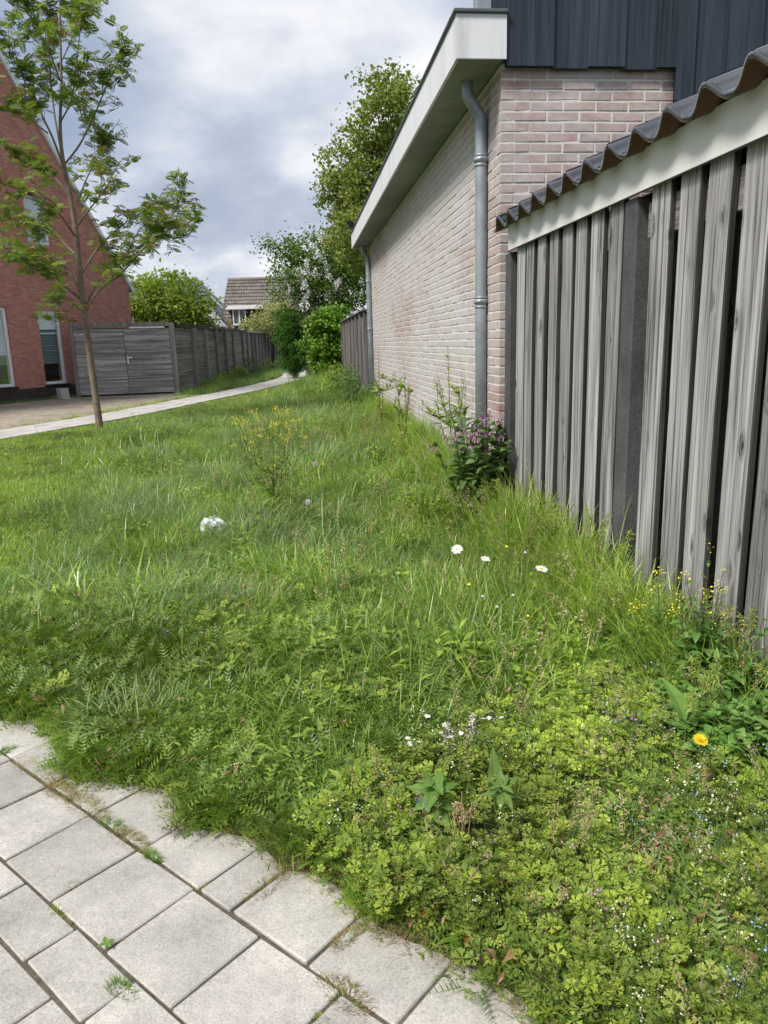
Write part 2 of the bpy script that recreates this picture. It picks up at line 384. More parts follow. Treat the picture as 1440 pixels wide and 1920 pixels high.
MAT['petal'] = m_plain('white_petal', (0.82, 0.82, 0.80), 0.6, 0.2, var=0.05)
MAT['cream'] = m_plain('cream_petal', (0.68, 0.68, 0.52), 0.6, 0.2, var=0.1)
MAT['yellow'] = m_plain('yellow_petal', (0.75, 0.52, 0.02), 0.6, 0.2, var=0.15)
MAT['lemon'] = m_plain('lemon_petal', (0.80, 0.70, 0.05), 0.6, 0.2, var=0.15)
MAT['pink'] = m_plain('pink_bell', (0.52, 0.26, 0.42), 0.6, 0.2, var=0.4, scale=60)
MAT['mauve'] = m_plain('mauve_bud', (0.20, 0.06, 0.17), 0.6, 0.2, var=0.3)
MAT['blue'] = m_plain('blue_petal', (0.12, 0.2, 0.55), 0.6, 0.2, var=0.2)
MAT['paleblue'] = m_plain('pale_blue_petal', (0.36, 0.46, 0.70), 0.6, 0.2, var=0.2)
MAT['fluff'] = m_plain('seed_fluff', (0.62, 0.60, 0.56), 0.9, 0.1, var=0.2)
MAT['paper'] = m_plain('white_plastic', (0.72, 0.76, 0.79), 0.45, 0.4, var=0.1)
MAT['rib'] = m_plain('pale_leaf_rib', (0.22, 0.30, 0.10), 0.6, 0.2, var=0.1)
MAT['redleaf'] = m_leaf('red_leaf', [(0.19, 0.035, 0.022), (0.24, 0.065, 0.03), (0.22, 0.09, 0.035)], 0.3)
MAT['deadleaf'] = m_leaf('dead_leaf', [(0.075, 0.042, 0.028), (0.13, 0.075, 0.045), (0.16, 0.11, 0.06)], 0.15)
MAT['grass'] = m_leaf('grass_blade', [(0.038, 0.085, 0.018), (0.085, 0.155, 0.030), (0.055, 0.11, 0.035), (0.155, 0.22, 0.05), (0.085, 0.15, 0.05)], 0.38, 0.36, 0.6)
MAT['lush'] = m_leaf('lush_grass_blade', [(0.065, 0.13, 0.024), (0.125, 0.205, 0.034), (0.19, 0.255, 0.055), (0.09, 0.16, 0.03)], 0.42, 0.36, 0.6)
MAT['bluegrass'] = m_leaf('blue_grass_blade', [(0.050, 0.10, 0.038), (0.095, 0.15, 0.068), (0.15, 0.20, 0.10)], 0.35, 0.36, 0.6)
MAT['tussock'] = m_leaf('tussock_blade', [(0.085, 0.135, 0.06), (0.12, 0.175, 0.075), (0.17, 0.215, 0.11)], 0.35, 0.4, 0.5)
MAT['straw'] = m_leaf('straw_blade', [(0.12, 0.09, 0.052), (0.19, 0.155, 0.092), (0.155, 0.13, 0.072), (0.10, 0.072, 0.045)], 0.25, 0.7, 0.2)
MAT['seed'] = m_leaf('grass_seed_head', [(0.17, 0.145, 0.09), (0.25, 0.215, 0.14), (0.20, 0.155, 0.12)], 0.25, 0.7, 0.2)
MAT['greenear'] = m_leaf('green_ear', [(0.14, 0.19, 0.06), (0.2, 0.24, 0.08)], 0.35, 0.6, 0.2)
MAT['yarrow'] = m_leaf('dark_herb_leaf', [(0.050, 0.098, 0.018), (0.090, 0.15, 0.026), (0.07, 0.12, 0.028), (0.145, 0.195, 0.042)], 0.32, 0.45, 0.4)
MAT['geran'] = m_leaf('cranesbill_leaf', [(0.055, 0.10, 0.022), (0.13, 0.19, 0.032), (0.225, 0.28, 0.052), (0.08, 0.13, 0.032), (0.16, 0.20, 0.05)], 0.40, 0.5, 0.3, 0.42)
MAT['herb'] = m_leaf('herb_leaf', [(0.07, 0.135, 0.024), (0.13, 0.205, 0.034), (0.18, 0.235, 0.05), (0.09, 0.155, 0.035)], 0.36, 0.5, 0.3)
MAT['comfrey'] = m_leaf('comfrey_leaf', [(0.038, 0.08, 0.026), (0.06, 0.11, 0.034), (0.075, 0.12, 0.042)], 0.28, 0.5, 0.35)
MAT['mustard'] = m_leaf('mustard_leaf', [(0.045, 0.105, 0.03), (0.07, 0.14, 0.035), (0.09, 0.155, 0.05)], 0.32, 0.5, 0.3)
MAT['alkanet'] = m_leaf('broad_leaf', [(0.06, 0.12, 0.028), (0.08, 0.15, 0.036), (0.07, 0.13, 0.03)], 0.35, 0.5, 0.35)
MAT['rowan'] = m_leaf('rowan_leaflet', [(0.045, 0.085, 0.02), (0.08, 0.13, 0.03), (0.13, 0.175, 0.042), (0.065, 0.11, 0.036)], 0.38, 0.45, 0.4)
MAT['rust'] = m_leaf('rust_flower_head', [(0.10, 0.066, 0.036), (0.145, 0.10, 0.052), (0.12, 0.085, 0.06)], 0.25, 0.8, 0.1)
MAT['treeleaf'] = m_leaf('maple_leaf', [(0.05, 0.09, 0.024), (0.085, 0.13, 0.032), (0.13, 0.165, 0.042), (0.12, 0.125, 0.05)], 0.36, 0.5, 0.3)
MAT['lilacleaf'] = m_leaf('lilac_leaf', [(0.035, 0.075, 0.02), (0.06, 0.11, 0.028), (0.09, 0.14, 0.035)], 0.33, 0.5, 0.3)
MAT['ivyleaf'] = m_leaf('ivy_leaf', [(0.035, 0.085, 0.014), (0.07, 0.145, 0.020), (0.12, 0.20, 0.03)], 0.36, 0.4, 0.45)
MAT['hedgeleaf'] = m_leaf('hedge_leaf', [(0.018, 0.055, 0.010), (0.030, 0.085, 0.014), (0.04, 0.10, 0.018)], 0.28, 0.5, 0.3)
MAT['brightleaf'] = m_leaf('bright_leaf', [(0.075, 0.12, 0.024), (0.11, 0.16, 0.032), (0.15, 0.195, 0.048)], 0.4, 0.5, 0.3)
MAT['greyleaf'] = m_leaf('grey_leaf', [(0.10, 0.13, 0.06), (0.16, 0.19, 0.09), (0.22, 0.21, 0.15)], 0.33, 0.5, 0.3)
MAT['moss'] = m_leaf('moss', [(0.075, 0.10, 0.02), (0.12, 0.135, 0.035), (0.16, 0.15, 0.05)], 0.2, 0.8, 0.1)
def m_ground(name):
    t = NT(name); p = t.pos(); a = t.noise(p, 2.2, 6, 0.65); b = t.noise(p, 45, 4, 0.7)
    col = t.ramp(a, [(0.3, (0.045, 0.055, 0.020)), (0.5, (0.055, 0.075, 0.022)), (0.7, (0.075, 0.075, 0.036))])
    col = t.mix(1.0, col, t.ramp(b, [(0.3, 0.55), (0.7, 1.3)]), 'MULTIPLY')
    return t.finish(col, 0.95, 0.1, t.bump(b, 0.8, 0.02))
MAT['soil'] = m_ground('lawn_soil')
def m_far():
    t = NT('far_ground'); p = t.pos(); a = t.noise(p, 0.4, 5, 0.6)
    return t.finish(t.ramp(a, [(0.3, (0.06, 0.10, 0.03)), (0.7, (0.09, 0.13, 0.04))]), 0.95, 0.1)
MAT['far'] = m_far()
def m_gutter():
    t = NT('gutter_white'); p = t.ocoord()
    s = t.noise(t.map(p, (6, 6.5, 0.35)), 1.0, 4, 0.65); big = t.noise(p, 0.9, 4)
    f = t.ramp(s, [(0.50, 0.0), (0.66, 0.55)])
    f2 = t.math('MULTIPLY', f, t.ramp(big, [(0.4, 0.3), (0.6, 1.0)]))
    col = t.mix(f2, C(0.72, 0.72, 0.74), C(0.40, 0.40, 0.42))
    return t.finish(col, 0.5, 0.3)
MAT['gutter'] = m_gutter()
MAT['soffit'] = m_concrete('soffit_board', (0.30, 0.305, 0.285), 0.12, 0.15, vs=0.3)
def m_fascia():
    t = NT('cream_fascia'); p = t.ocoord()
    g = t.noise(t.map(p, (3, 3.6, 1.5)), 1.0, 4, 0.6)
    col = t.mix(t.ramp(g, [(0.48, 0.0), (0.72, 0.35)]), C(0.76, 0.75, 0.71), C(0.45, 0.445, 0.41))
    return t.finish(col, 0.45, 0.35)
MAT['fascia'] = m_fascia()
def m_glass():
    t = NT('window_glass')
    tr = t.n('ShaderNodeBsdfTransparent', {'Color': C(0.86, 0.90, 0.90)}); gl = t.n('ShaderNodeBsdfGlossy', {'Color': C(0.9, 0.95, 0.95), 'Roughness': 0.02})
    f = 0.16
    t.t.links.new(t.n('ShaderNodeMixShader', {0: f, 1: tr.outputs[0], 2: gl.outputs[0]}).outputs[0], t.out.inputs[0]); return t.m
MAT['glass'] = m_glass()
def m_klinker():
    t = NT('driveway_klinkers'); p = t.pos()
    b = t.n('ShaderNodeTexBrick', {'Vector': t.map(p, (1, 1, 1), rot=(0, 0, math.radians(45))), 'Color1': C(0.36, 0.30, 0.235), 'Color2': C(0.46, 0.40, 0.33), 'Mortar': C(0.15, 0.135, 0.085),
        'Scale': 1.0, 'Mortar Size': 0.012, 'Brick Width': 0.21, 'Row Height': 0.105})
    n = t.noise(p, 1.4, 5, 0.6); g = t.noise(p, 0.55, 5, 0.7)
    col = t.mix(1.0, b.outputs['Color'], t.ramp(n, [(0.3, 0.8), (0.7, 1.15)]), 'MULTIPLY')
    col = t.mix(t.ramp(g, [(0.52, 0.0), (0.66, 0.6)]), col, C(0.13, 0.15, 0.06))
    return t.finish(col, 0.9, 0.15, t.bump(t.math('SUBTRACT', 1.0, b.outputs['Fac']), 0.5, 0.01))
MAT['klinker'] = m_klinker()
def m_fartile(name, c1, c2):
    t = NT(name); k = t.tint(); p = t.ocoord(); n = t.noise(p, 1.3, 5, 0.6)
    col = t.mix(1.0, t.ramp(k, [(0, c1), (1, c2)]), t.ramp(n, [(0.3, 0.75), (0.7, 1.2)]), 'MULTIPLY')
    return t.finish(col, 0.8, 0.25)
MAT['roofbrown'] = m_fartile('brown_roof_tile', (0.15, 0.13, 0.12), (0.21, 0.185, 0.165))
MAT['roofgrey'] = m_fartile('grey_roof_tile', (0.085, 0.095, 0.12), (0.11, 0.12, 0.15))

# ------------------------------------------------------------------ the setting: ground, pavement, path, lawn
EDGE = np.array([(-9.0, 4.2), (-4.0, 3.35), (-2.0, 2.85), (-1.40, 2.62), (-1.113, 2.542), (-0.929, 2.473), (-0.789, 2.30), (-0.756, 2.14), (-0.523, 2.053), (-0.391, 1.98), (-0.338, 1.83),
                 (-0.178, 1.735), (-0.106, 1.63), (0.035, 1.545), (0.09, 1.46), (0.134, 1.41), (0.266, 1.293), (0.343, 1.202), (0.419, 1.108), (0.62, 0.85), (1.0, 0.45), (1.6, -0.4), (2.0, -2.0)])
PATH_R = np.array([(-8.4, 2.2), (-6.6, 5.6), (-5.62, 8.2), (-4.46, 11.54), (-3.19, 14.75), (-2.13, 18.58), (-1.28, 21.74), (-0.45, 25.6), (0.02, 28.5), (0.25, 32.0), (0.2, 40.0), (0.0, 48.0)])
def sdist(P, x, y):
    """signed distance to an open polyline, positive to the LEFT of its direction"""
    x = np.asarray(x, float); y = np.asarray(y, float); best = np.full(x.shape, 1e9); sg = np.ones(x.shape)
    for a, b in zip(P[:-1], P[1:]):
        d = b-a; L2 = d@d; t = np.clip(((x-a[0])*d[0]+(y-a[1])*d[1])/L2, 0, 1)
        qx = x-a[0]-t*d[0]; qy = y-a[1]-t*d[1]; r = np.hypot(qx, qy); c = d[0]*qy-d[1]*qx
        m = r < best; best = np.where(m, r, best); sg = np.where(m, np.where(c >= 0, 1.0, -1.0), sg)
    return best*sg
def d_edge(x, y): return sdist(EDGE, x, y)                 # > 0 on the lawn
def d_path(x, y): return -sdist(PATH_R, x, y)              # > 0 on the lawn
PATH_W = 1.02
def lawn_h(x, y):
    e = d_edge(x, y) + 0.05*(fbm(np.asarray(x)*9, np.asarray(y)*9, 2)-0.5); p = d_path(x, y)
    h = -0.035 + 0.058*sstep(-0.07, 0.03, e) + 0.050*sstep(0.05, 0.7, e)
    h = h + 0.09*(fbm(np.asarray(x)*1.1, np.asarray(y)*0.8)-0.5)*sstep(0.1, 0.9, e)
    k = sstep(-0.05, 0.9, p)
    return h*k + (1-k)*(-0.012)

g = Geo(); g.add([[-400, -60, -0.09], [400, -60, -0.09], [400, 900, -0.09], [-400, 900, -0.09]], [[0, 1, 2, 3]])
tag(g.obj('ground', MAT['far']), kind='structure')
# pavement: bedding sheet and single tiles in a running pattern at 45 degrees
g = Geo(); g.add([[-5, -3, -0.0065], [2.2, -3, -0.0065], [2.2, 3.4, -0.0065], [-5, 3.4, -0.0065]], [[0, 1, 2, 3]])
pavement = tag(g.obj('pavement', MAT['sand']), kind='structure')
E1 = np.array([math.cos(math.radians(-45.6)), math.sin(math.radians(-45.6))]); E2 = np.array([-E1[1], E1[0]]); O2 = np.array([-0.48, 1.409]); TS = 0.235
tile_meshes = {}
def tile_mesh(w, h, k):
    key = (round(w, 3), round(h, 3), k)
    if key not in tile_meshes:
        G = Geo(); j = 0.006
        cbox(G, -w/2+j/2, w/2-j/2, -h/2+j/2, h/2-j/2, -0.05, 0.0, 0.0030, jit=0.0014)
        tile_meshes[key] = G.mesh('paving_tile', MAT['tile'])
    return tile_meshes[key]
rows = []                                                   # (t0, width, list of joint positions)
def run(start, step, lo, hi):
    a = start
    while a > lo: a -= step
    out = []
    while a < hi: out.append(a); a += step
    return out
rows.append((0.0, TS, run(0.0, TS, -3.2, 2.0)))
rows.append((TS+0.003, TS, run(-0.231, TS+0.003, -3.2, 0.05)[:-1]+[0.011, 0.127]+run(0.369, TS, 0.369, 2.0)))
rows.append((2*TS+0.004, TS, run(-0.11, TS, -3.2, 2.0)))
rows.append((3*TS+0.004, TS, run(0.0, TS, -3.2, 2.0)))
rows.append((-0.121, 0.119, run(-0.109, TS, -3.2, 2.0)))
t0 = -0.121
for k in range(5):
    t0 -= TS+0.002; rows.append((t0, TS, run((0.02, 0.13, 0.06, 0.18, 0.0)[k], TS, -3.0, 2.2)))
for (t0, w, js) in rows:
    js = sorted(set(round(j, 4) for j in js))
    for a, b in zip(js[:-1], js[1:]):
        if b-a < 0.05: continue
        c = O2 + E1*(a+b)/2 + E2*(t0+w/2)
        if not (-2.7 < c[0] < 1.0 and 0.0 < c[1] < 3.1): continue
        if d_edge(c[0], c[1]) > 0.16: continue
        o = link('paving_tile', tile_mesh(b-a, w, random.randrange(3)), pavement)
        o.location = (c[0], c[1], random.uniform(-0.003, 0.002))
        o.rotation_euler = (random.gauss(0, 0.006), random.gauss(0, 0.006), math.atan2(E1[1], E1[0])+random.gauss(0, 0.006))
# lawn as a height field
def grid(name, xs, ys, hf, mat):
    Xg, Yg = np.meshgrid(xs, ys); Zg = hf(Xg, Yg); nx, ny = len(xs), len(ys)
    i = np.arange((nx-1)*(ny-1)); r, c = i//(nx-1), i % (nx-1); a = r*nx+c
    G = Geo(); G.add(np.stack([Xg, Yg, Zg], -1).reshape(-1, 3), np.stack([a, a+1, a+nx+1, a+nx], 1)); return G.obj(name, mat, smooth=True)
ys = np.concatenate([np.arange(0.2, 4.0, 0.035), np.arange(4.0, 12, 0.12), np.arange(12, 50, 0.35)])
xs = np.concatenate([np.arange(-9, -2.2, 0.2), np.arange(-2.2, 1.6, 0.035), np.arange(1.6, 2.4, 0.2)])
tag(grid('lawn', xs, ys, lawn_h, MAT['soil']), kind='structure')
# footpath: bedding strip, square tiles laid along it
def offs(P, d):
    T = np.gradient(P, axis=0); T /= np.linalg.norm(T, axis=1)[:, None]; N = np.stack([-T[:, 1], T[:, 0]], 1); return P+N*d
PR = np.array([p for p in spline(PATH_R, 14)]); PL = offs(PR, PATH_W)
g = Geo(); n = len(PR)
g.add(np.vstack([np.c_[PR, np.full(n, 0.006)], np.c_[PL, np.full(n, 0.006)]]), [[i, i+1, n+i+1, n+i] for i in range(n-1)])
path = tag(g.obj('footpath', MAT['sand']), kind='structure')
seg = np.r_[0, np.cumsum(np.linalg.norm(np.diff(PR, axis=0), axis=1))]
pt_me = Geo(); cbox(pt_me, -0.166, 0.166, -0.166, 0.166, -0.03, 0.014, 0.004); pt_me = pt_me.mesh('path_tile', MAT['pathtile'])
s = seg[np.argmin(np.abs(PR[:, 1]-9.0))]; k = 0
far_path = Geo()
while s < seg[-1]-0.4:
    i = min(np.searchsorted(seg, s), n-2); t = (s-seg[i-1])/(seg[i]-seg[i-1]); p = PR[i-1]*(1-t)+PR[i]*t
    d = PR[i]-PR[i-1]; d /= np.linalg.norm(d); nn = np.array([-d[1], d[0]])
    for c in range(3):
        q = p + nn*(0.17+0.34*c) + d*(0.17*(c % 2)); a = math.atan2(d[1], d[0])
        if q[1] < 24:
            o = link('path_tile', pt_me, path); o.location = (q[0], q[1], random.uniform(-0.003, 0.003)); o.rotation_euler = (random.gauss(0, 0.006), random.gauss(0, 0.006), a)
        else:
            M4 = np.eye(4); M4[:3, :3] = rotm(a); M4[:3, 3] = (q[0], q[1], 0); cbox(far_path, -0.166, 0.166, -0.166, 0.166, -0.03, 0.014, 0.004, M=M4)
    s += 0.34; k += 1
tag(far_path.obj('far_path_tiles', MAT['pathtile'], path), kind='stuff')
# driveway of klinkers between path and house
g = Geo(); DW = [(-5.35, 13.2), (-3.47, 20.3), (-3.5, 21.96), (-6.3, 22.3), (-8.5, 18.0), (-11, 13.0), (-9.5, 9.0)]
PLi = [p for p in PL if 9.0 < p[1] < 20.6]
ring = [(-9.5, 9.0), (-12.5, 12.0)] + [(-8.4, 17.8), (-6.0, 22.6), (-3.5, 22.0)] + PLi[::-1]
g.add([[x, y, 0.002] for x, y in ring], [list(range(len(ring)))])
tag(g.obj('driveway', MAT['klinker']), kind='structure')

# ------------------------------------------------------------------ brick garage on the right
XW, YF = 1.375, 5.168                                    # side wall plane (faces -X) and front wall plane (faces -Y)
ZTOP, YEND = 2.965, 14.42
garage = thing('brick_garage', 'pale brick garage with white box gutter and navy board cladding above', 'building', (XW, YF, 0))
def gpart(G, name, mats, smooth=False, parent=None):
    o = G.obj(name, mats, None, smooth); o.parent = parent or garage
    o.matrix_parent_inverse = Matrix.Translation(-Vector(garage.location)) if parent is None else Matrix.Identity(4)
    return o
JR = 0.0035
g = Geo()
g.add(boxv(XW+JR, XW+0.20, YF+JR, YEND-0.004, -0.1, ZTOP), BOXF); g.add(boxv(XW+0.203, 4.6, YF+JR, YF+0.2, -0.1, ZTOP+0.002), BOXF)
gpart(g, 'wall', MAT['mortar'])
brick_var = {}
def brick_mesh(L, k, axis):
    key = (round(L, 3), k, axis)
    if key not in brick_var:
        G = Geo(); e = 0.09
        if axis == 'Y': cbox(G, 0, e, 0, L, 0, 0.0505, 0.003, jit=0.0011)
        else: cbox(G, 0, L, 0, e, 0, 0.0505, 0.003, jit=0.0011)
        brick_var[key] = G.mesh('brick', MAT['brick'])
    return brick_var[key]
CO = 0.0625; brest = Geo(); nbrick = 0
for r in range(int(ZTOP/CO)):
    z = r*CO + 0.006
    if z+0.0505 > ZTOP: continue
    # side wall
    y = YF + (0.0 if r % 2 == 0 else -0.11); first = True
    while y < YEND-0.01:
        a = max(y, YF+(0.0 if True else 0)); b = min(y+0.208, YEND-0.002)
        if b-a > 0.03:
            dx = random.uniform(-0.0018, 0.0018)
            if a < 6.1 and z > 0.2 and nbrick < 212:
                o = link('brick', brick_mesh(b-a, random.randrange(4), 'Y'), garage); o.location = (dx, a-YF, z); nbrick += 1
            else:
                cbox(brest, XW+dx, XW+0.09, a, b, z, z+0.0505, 0.003, tint=random.random(), jit=0.0011)
        y += 0.22
    # front wall: above the lean-to roof, and the corner column beside the fence
    x = XW + (0.092 if r % 2 == 0 else -0.018) ; fx = []
    x0 = XW+0.093 if r % 2 == 0 else XW+0.093
    x = x0 + (0.0 if r % 2 == 0 else -0.11)
    while x < 2.62:
        a = max(x, x0); b = min(x+0.208, 2.62)
        if b-a > 0.02:
            if z > 1.78:
                o = link('brick', brick_mesh(b-a, random.randrange(4), 'X'), garage); o.location = (a-XW, random.uniform(-0.0018, 0.0018), z)
            elif a < XW+0.45:
                cbox(brest, a, b, YF, YF+0.09, z, z+0.0505, 0.003, tint=random.random(), jit=0.0011)
        x += 0.22
tag(gpart(brest, 'far_brickwork', MAT['brick']), kind='stuff')
# corner headers on the front face are the brick ends of the side wall; gutter box, cap and soffit
GX0, GX1, GY0, GY1, GZ0, GZ1 = 1.068, 1.372, 5.085, 14.66, 2.965, 3.215
g = Geo(); g.add(boxv(GX0, GX0+0.02, GY0, GY1, GZ0, GZ1), BOXF)
for k, yj in enumerate((7.9, 10.2, 12.5)): g.add(boxv(GX0-0.0015, GX0+0.004, yj, yj+0.006, GZ0+0.004, GZ1), BOXF)
g.add(boxv(GX0+0.0205, 1.388, GY0, GY0+0.02, GZ0, GZ1), BOXF); g.add(boxv(GX0+0.0205, GX1, GY1-0.02, GY1, GZ0, GZ1), BOXF)
gpart(g, 'gutter_box', MAT['gutter'])
g = Geo(); g.add(boxv(GX0+0.022, 1.370, GY0+0.022, GY1-0.022, GZ0+0.002, GZ0+0.022), BOXF); gpart(g, 'soffit', MAT['soffit'])
g = Geo(); cbox(g, GX0-0.018, 1.396, GY0-0.018, GY1+0.018, GZ1+0.002, GZ1+0.026, 0.006); gpart(g, 'gutter_cap', MAT['lead'])
g = Geo(); g.add(boxv(1.396, 4.6, YF+0.2, YEND, GZ1-0.05, GZ1+0.02), BOXF); gpart(g, 'flat_roof', MAT['lead'])
g = Geo(); cbox(g, 1.20, 1.30, 5.115, 5.20, GZ1+0.028, 4.6, 0.005); gpart(g, 'corner_flashing', MAT['zinc'])
# navy cladding, boards alternately proud
seams = [1.395, 1.69, 1.944, 2.162, 2.403, 2.632, 2.878, 3.09, 3.33, 3.57, 3.81, 4.05, 4.29, 4.53]
g = Geo(); g.add(boxv(1.31, 4.6, YF-0.022, YF+0.16, GZ1+0.03, 4.7), BOXF); g.add(boxv(1.40, 4.6, YF-0.022, YF-0.002, 2.94, GZ1+0.028), BOXF); g.add(boxv(2.535, 4.6, YF-0.0225, YF-0.003, 1.7, 2.939), BOXF); gpart(g, 'cladding_backing', MAT['black'])
for i, (a, b) in enumerate(zip(seams[:-1], seams[1:])):
    G = Geo(); proud = (i % 2 == 0); w0, w1 = (a-0.012, b+0.012) if proud else (a+0.003, b-0.003)
    zb = 2.925 if a < 2.5 else 1.9
    zb = zb + (0.006 if proud else 0.0) + random.uniform(-0.003, 0.003)
    if i == 0: w0 = 1.393; cbox(G, -0.09, -0.001, -0.018, 0.0, GZ1+0.03, 4.65, 0.002)
    y1 = YF-0.0445 if proud else YF-0.0235
    if 2.39 < a < 2.5:      # the board cut round the brick opening
        cbox(G, 0, 2.52-w0, -0.02, 0, zb, 4.65, 0.002); cbox(G, 2.5202-w0, w1-w0, -0.02, 0, 2.735, 4.65, 0.002)
    else: cbox(G, 0, w1-w0, -0.02, 0, zb, 4.65, 0.002)
    o = G.obj('cladding_board', MAT['navy'], garage); o.location = (w0-XW, y1-YF, 0)
# down pipes
def downpipe(xc, yc, zbot, clamps, ztop=GZ0+0.01, r=0.041):
    G = Geo(); P = [(xc-0.095, yc, ztop), (xc-0.095, yc, ztop-0.06), (xc-0.085, yc, ztop-0.11), (xc-0.02, yc, ztop-0.20), (xc, yc, ztop-0.25), (xc, yc, ztop-0.33)]
    S = spline(np.array(P), 6); S = np.vstack([S, [xc, yc, 1.5], [xc, yc, zbot]]); tube(G, S, r, 20)
    tube(G, [(xc, yc, ztop-0.52), (xc, yc, ztop-0.50)], r+0.0025, 20)
    p = gpart(G, 'downpipe', MAT['zinc'], True)
    for zc in clamps:
        G = Geo(); 
        for dz, rr, hh in ((0.0, r+0.006, 0.012), (-0.026, r+0.009, 0.03), (-0.064, r+0.006, 0.012)): tube(G, [(xc, yc, zc+dz-hh/2), (xc, yc, zc+dz+hh/2)], rr, 20)
        cbox(G, xc-0.02, xc-0.004, yc-r-0.016, yc-r+0.001, zc-0.036, zc-0.016, 0.003)
        cbox(G, xc+0.01, XW+0.02, yc-0.012, yc+0.012, zc-0.036, zc-0.016, 0.002)
        o = G.obj('pipe_clamp', MAT['zinc'], p, True)
    return p
downpipe(1.330, 5.52, -0.05, (2.50, 1.545, 0.66))
downpipe(1.322, 14.22, -0.05, (2.37, 1.52, 0.45), r=0.045)
# dark cowl near the far end of the gutter
G = Geo(); cbox(G, -0.06, 0.05, -0.07, 0.07, 0.0, 0.10, 0.01); v = G.V[-1]; v[:, 0] -= (v[:, 2])*0.8; v[:, 1] *= 1+v[:, 2]*2.5
tag(G.obj('roof_cowl', MAT['black'], loc=(1.075, 13.95, GZ1+0.027)), 'small black cowl standing on the far end of the garage gutter', 'roof fitting')

# ------------------------------------------------------------------ slatted fence with concrete posts
XFN = 1.41
fence = thing('slatted_fence', 'weathered grey slatted timber fence with concrete posts on the right', 'fence', (XFN, 3.2, 0))
def slat_mesh(w, zb, zt, th=0.019):
    G = Geo(); nseg = 6; zs = np.linspace(zb, zt, nseg+1); c = 0.006
    prof = np.array([(0, -w/2+c), (0.0, w/2-c), (c*0.6, w/2-0.001), (th, w/2), (th, -w/2), (c*0.6, -w/2+0.001)])
    bow = random.gauss(0, 0.004); bx = random.gauss(0, 0.003); V = []
    for z in zs:
        t = (z-zb)/(zt-zb)*2-1; V.append(np.c_[prof[:, 0]+bx*(1-t*t)+random.gauss(0, .0006), prof[:, 1]+bow*(1-t*t)+random.gauss(0, .0008), np.full(6, z)])
    F = [[i*6+k, i*6+(k+1) % 6, (i+1)*6+(k+1) % 6, (i+1)*6+k] for i in range(nseg) for k in range(6)]
    G.add(np.concatenate(V), F); G.P.append((np.array([[0, 1, 2, 3, 4, 5], [nseg*6+k for k in (5, 4, 3, 2, 1, 0)]]), 0, np.zeros(2)))
    me = G.mesh('slat', [MAT['slat'], MAT['slat_edge_shade']])
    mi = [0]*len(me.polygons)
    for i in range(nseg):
        for k in (1, 2, 3, 4, 5): mi[i*6+k] = 1 if k != 1 and k != 5 else (1 if k == 5 else 0)  # sides, back and near chamfer take the painted shade colour
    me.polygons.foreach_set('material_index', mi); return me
front1 = [4.861, 4.661, 4.448, 4.243, 4.033, 3.838, 3.629, 3.418]; front2 = [3.008, 2.785, 2.585, 2.378, 2.180, 1.975, 1.77, 1.565]
for yy in front1+front2:
    zb = random.uniform(0.02, 0.06)
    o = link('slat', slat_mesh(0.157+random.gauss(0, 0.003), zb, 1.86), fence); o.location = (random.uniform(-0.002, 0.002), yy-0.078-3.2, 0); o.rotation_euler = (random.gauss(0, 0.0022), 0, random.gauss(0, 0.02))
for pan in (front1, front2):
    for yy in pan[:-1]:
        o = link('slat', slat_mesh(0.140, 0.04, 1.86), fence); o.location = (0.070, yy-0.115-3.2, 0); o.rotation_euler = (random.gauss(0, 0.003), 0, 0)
for (a, b) in ((3.25, 4.93), (1.42, 3.075)):
    for z in (0.19, 0.98, 1.70):
        if z == 0.98: continue
        for hh in (0,):
            G = Geo(); cbox(G, 0, 0.045, a-3.2, b-3.2, z-0.07, z+0.07, 0.004); o = G.obj('fence_rail', MAT['slat_side'], fence); o.location = (0.022, 0, 0)
for yc in (5.06, 3.175, 1.31):
    G = Geo(); cbox(G, -0.01, 0.115, -0.059, 0.059, -0.3, 1.80, 0.007); o = G.obj('concrete_post', MAT['post'], fence); o.location = (0, yc-3.2, 0)
for k, (a, b) in enumerate(((3.24, 5.0), (1.37, 3.11))):
    G = Geo(); cbox(G, 0, 0.035, a-3.2, b-3.2, -0.2, 0.03, 0.004); o = G.obj('base_board', MAT['post'], fence); o.location = (0.03, 0, 0)

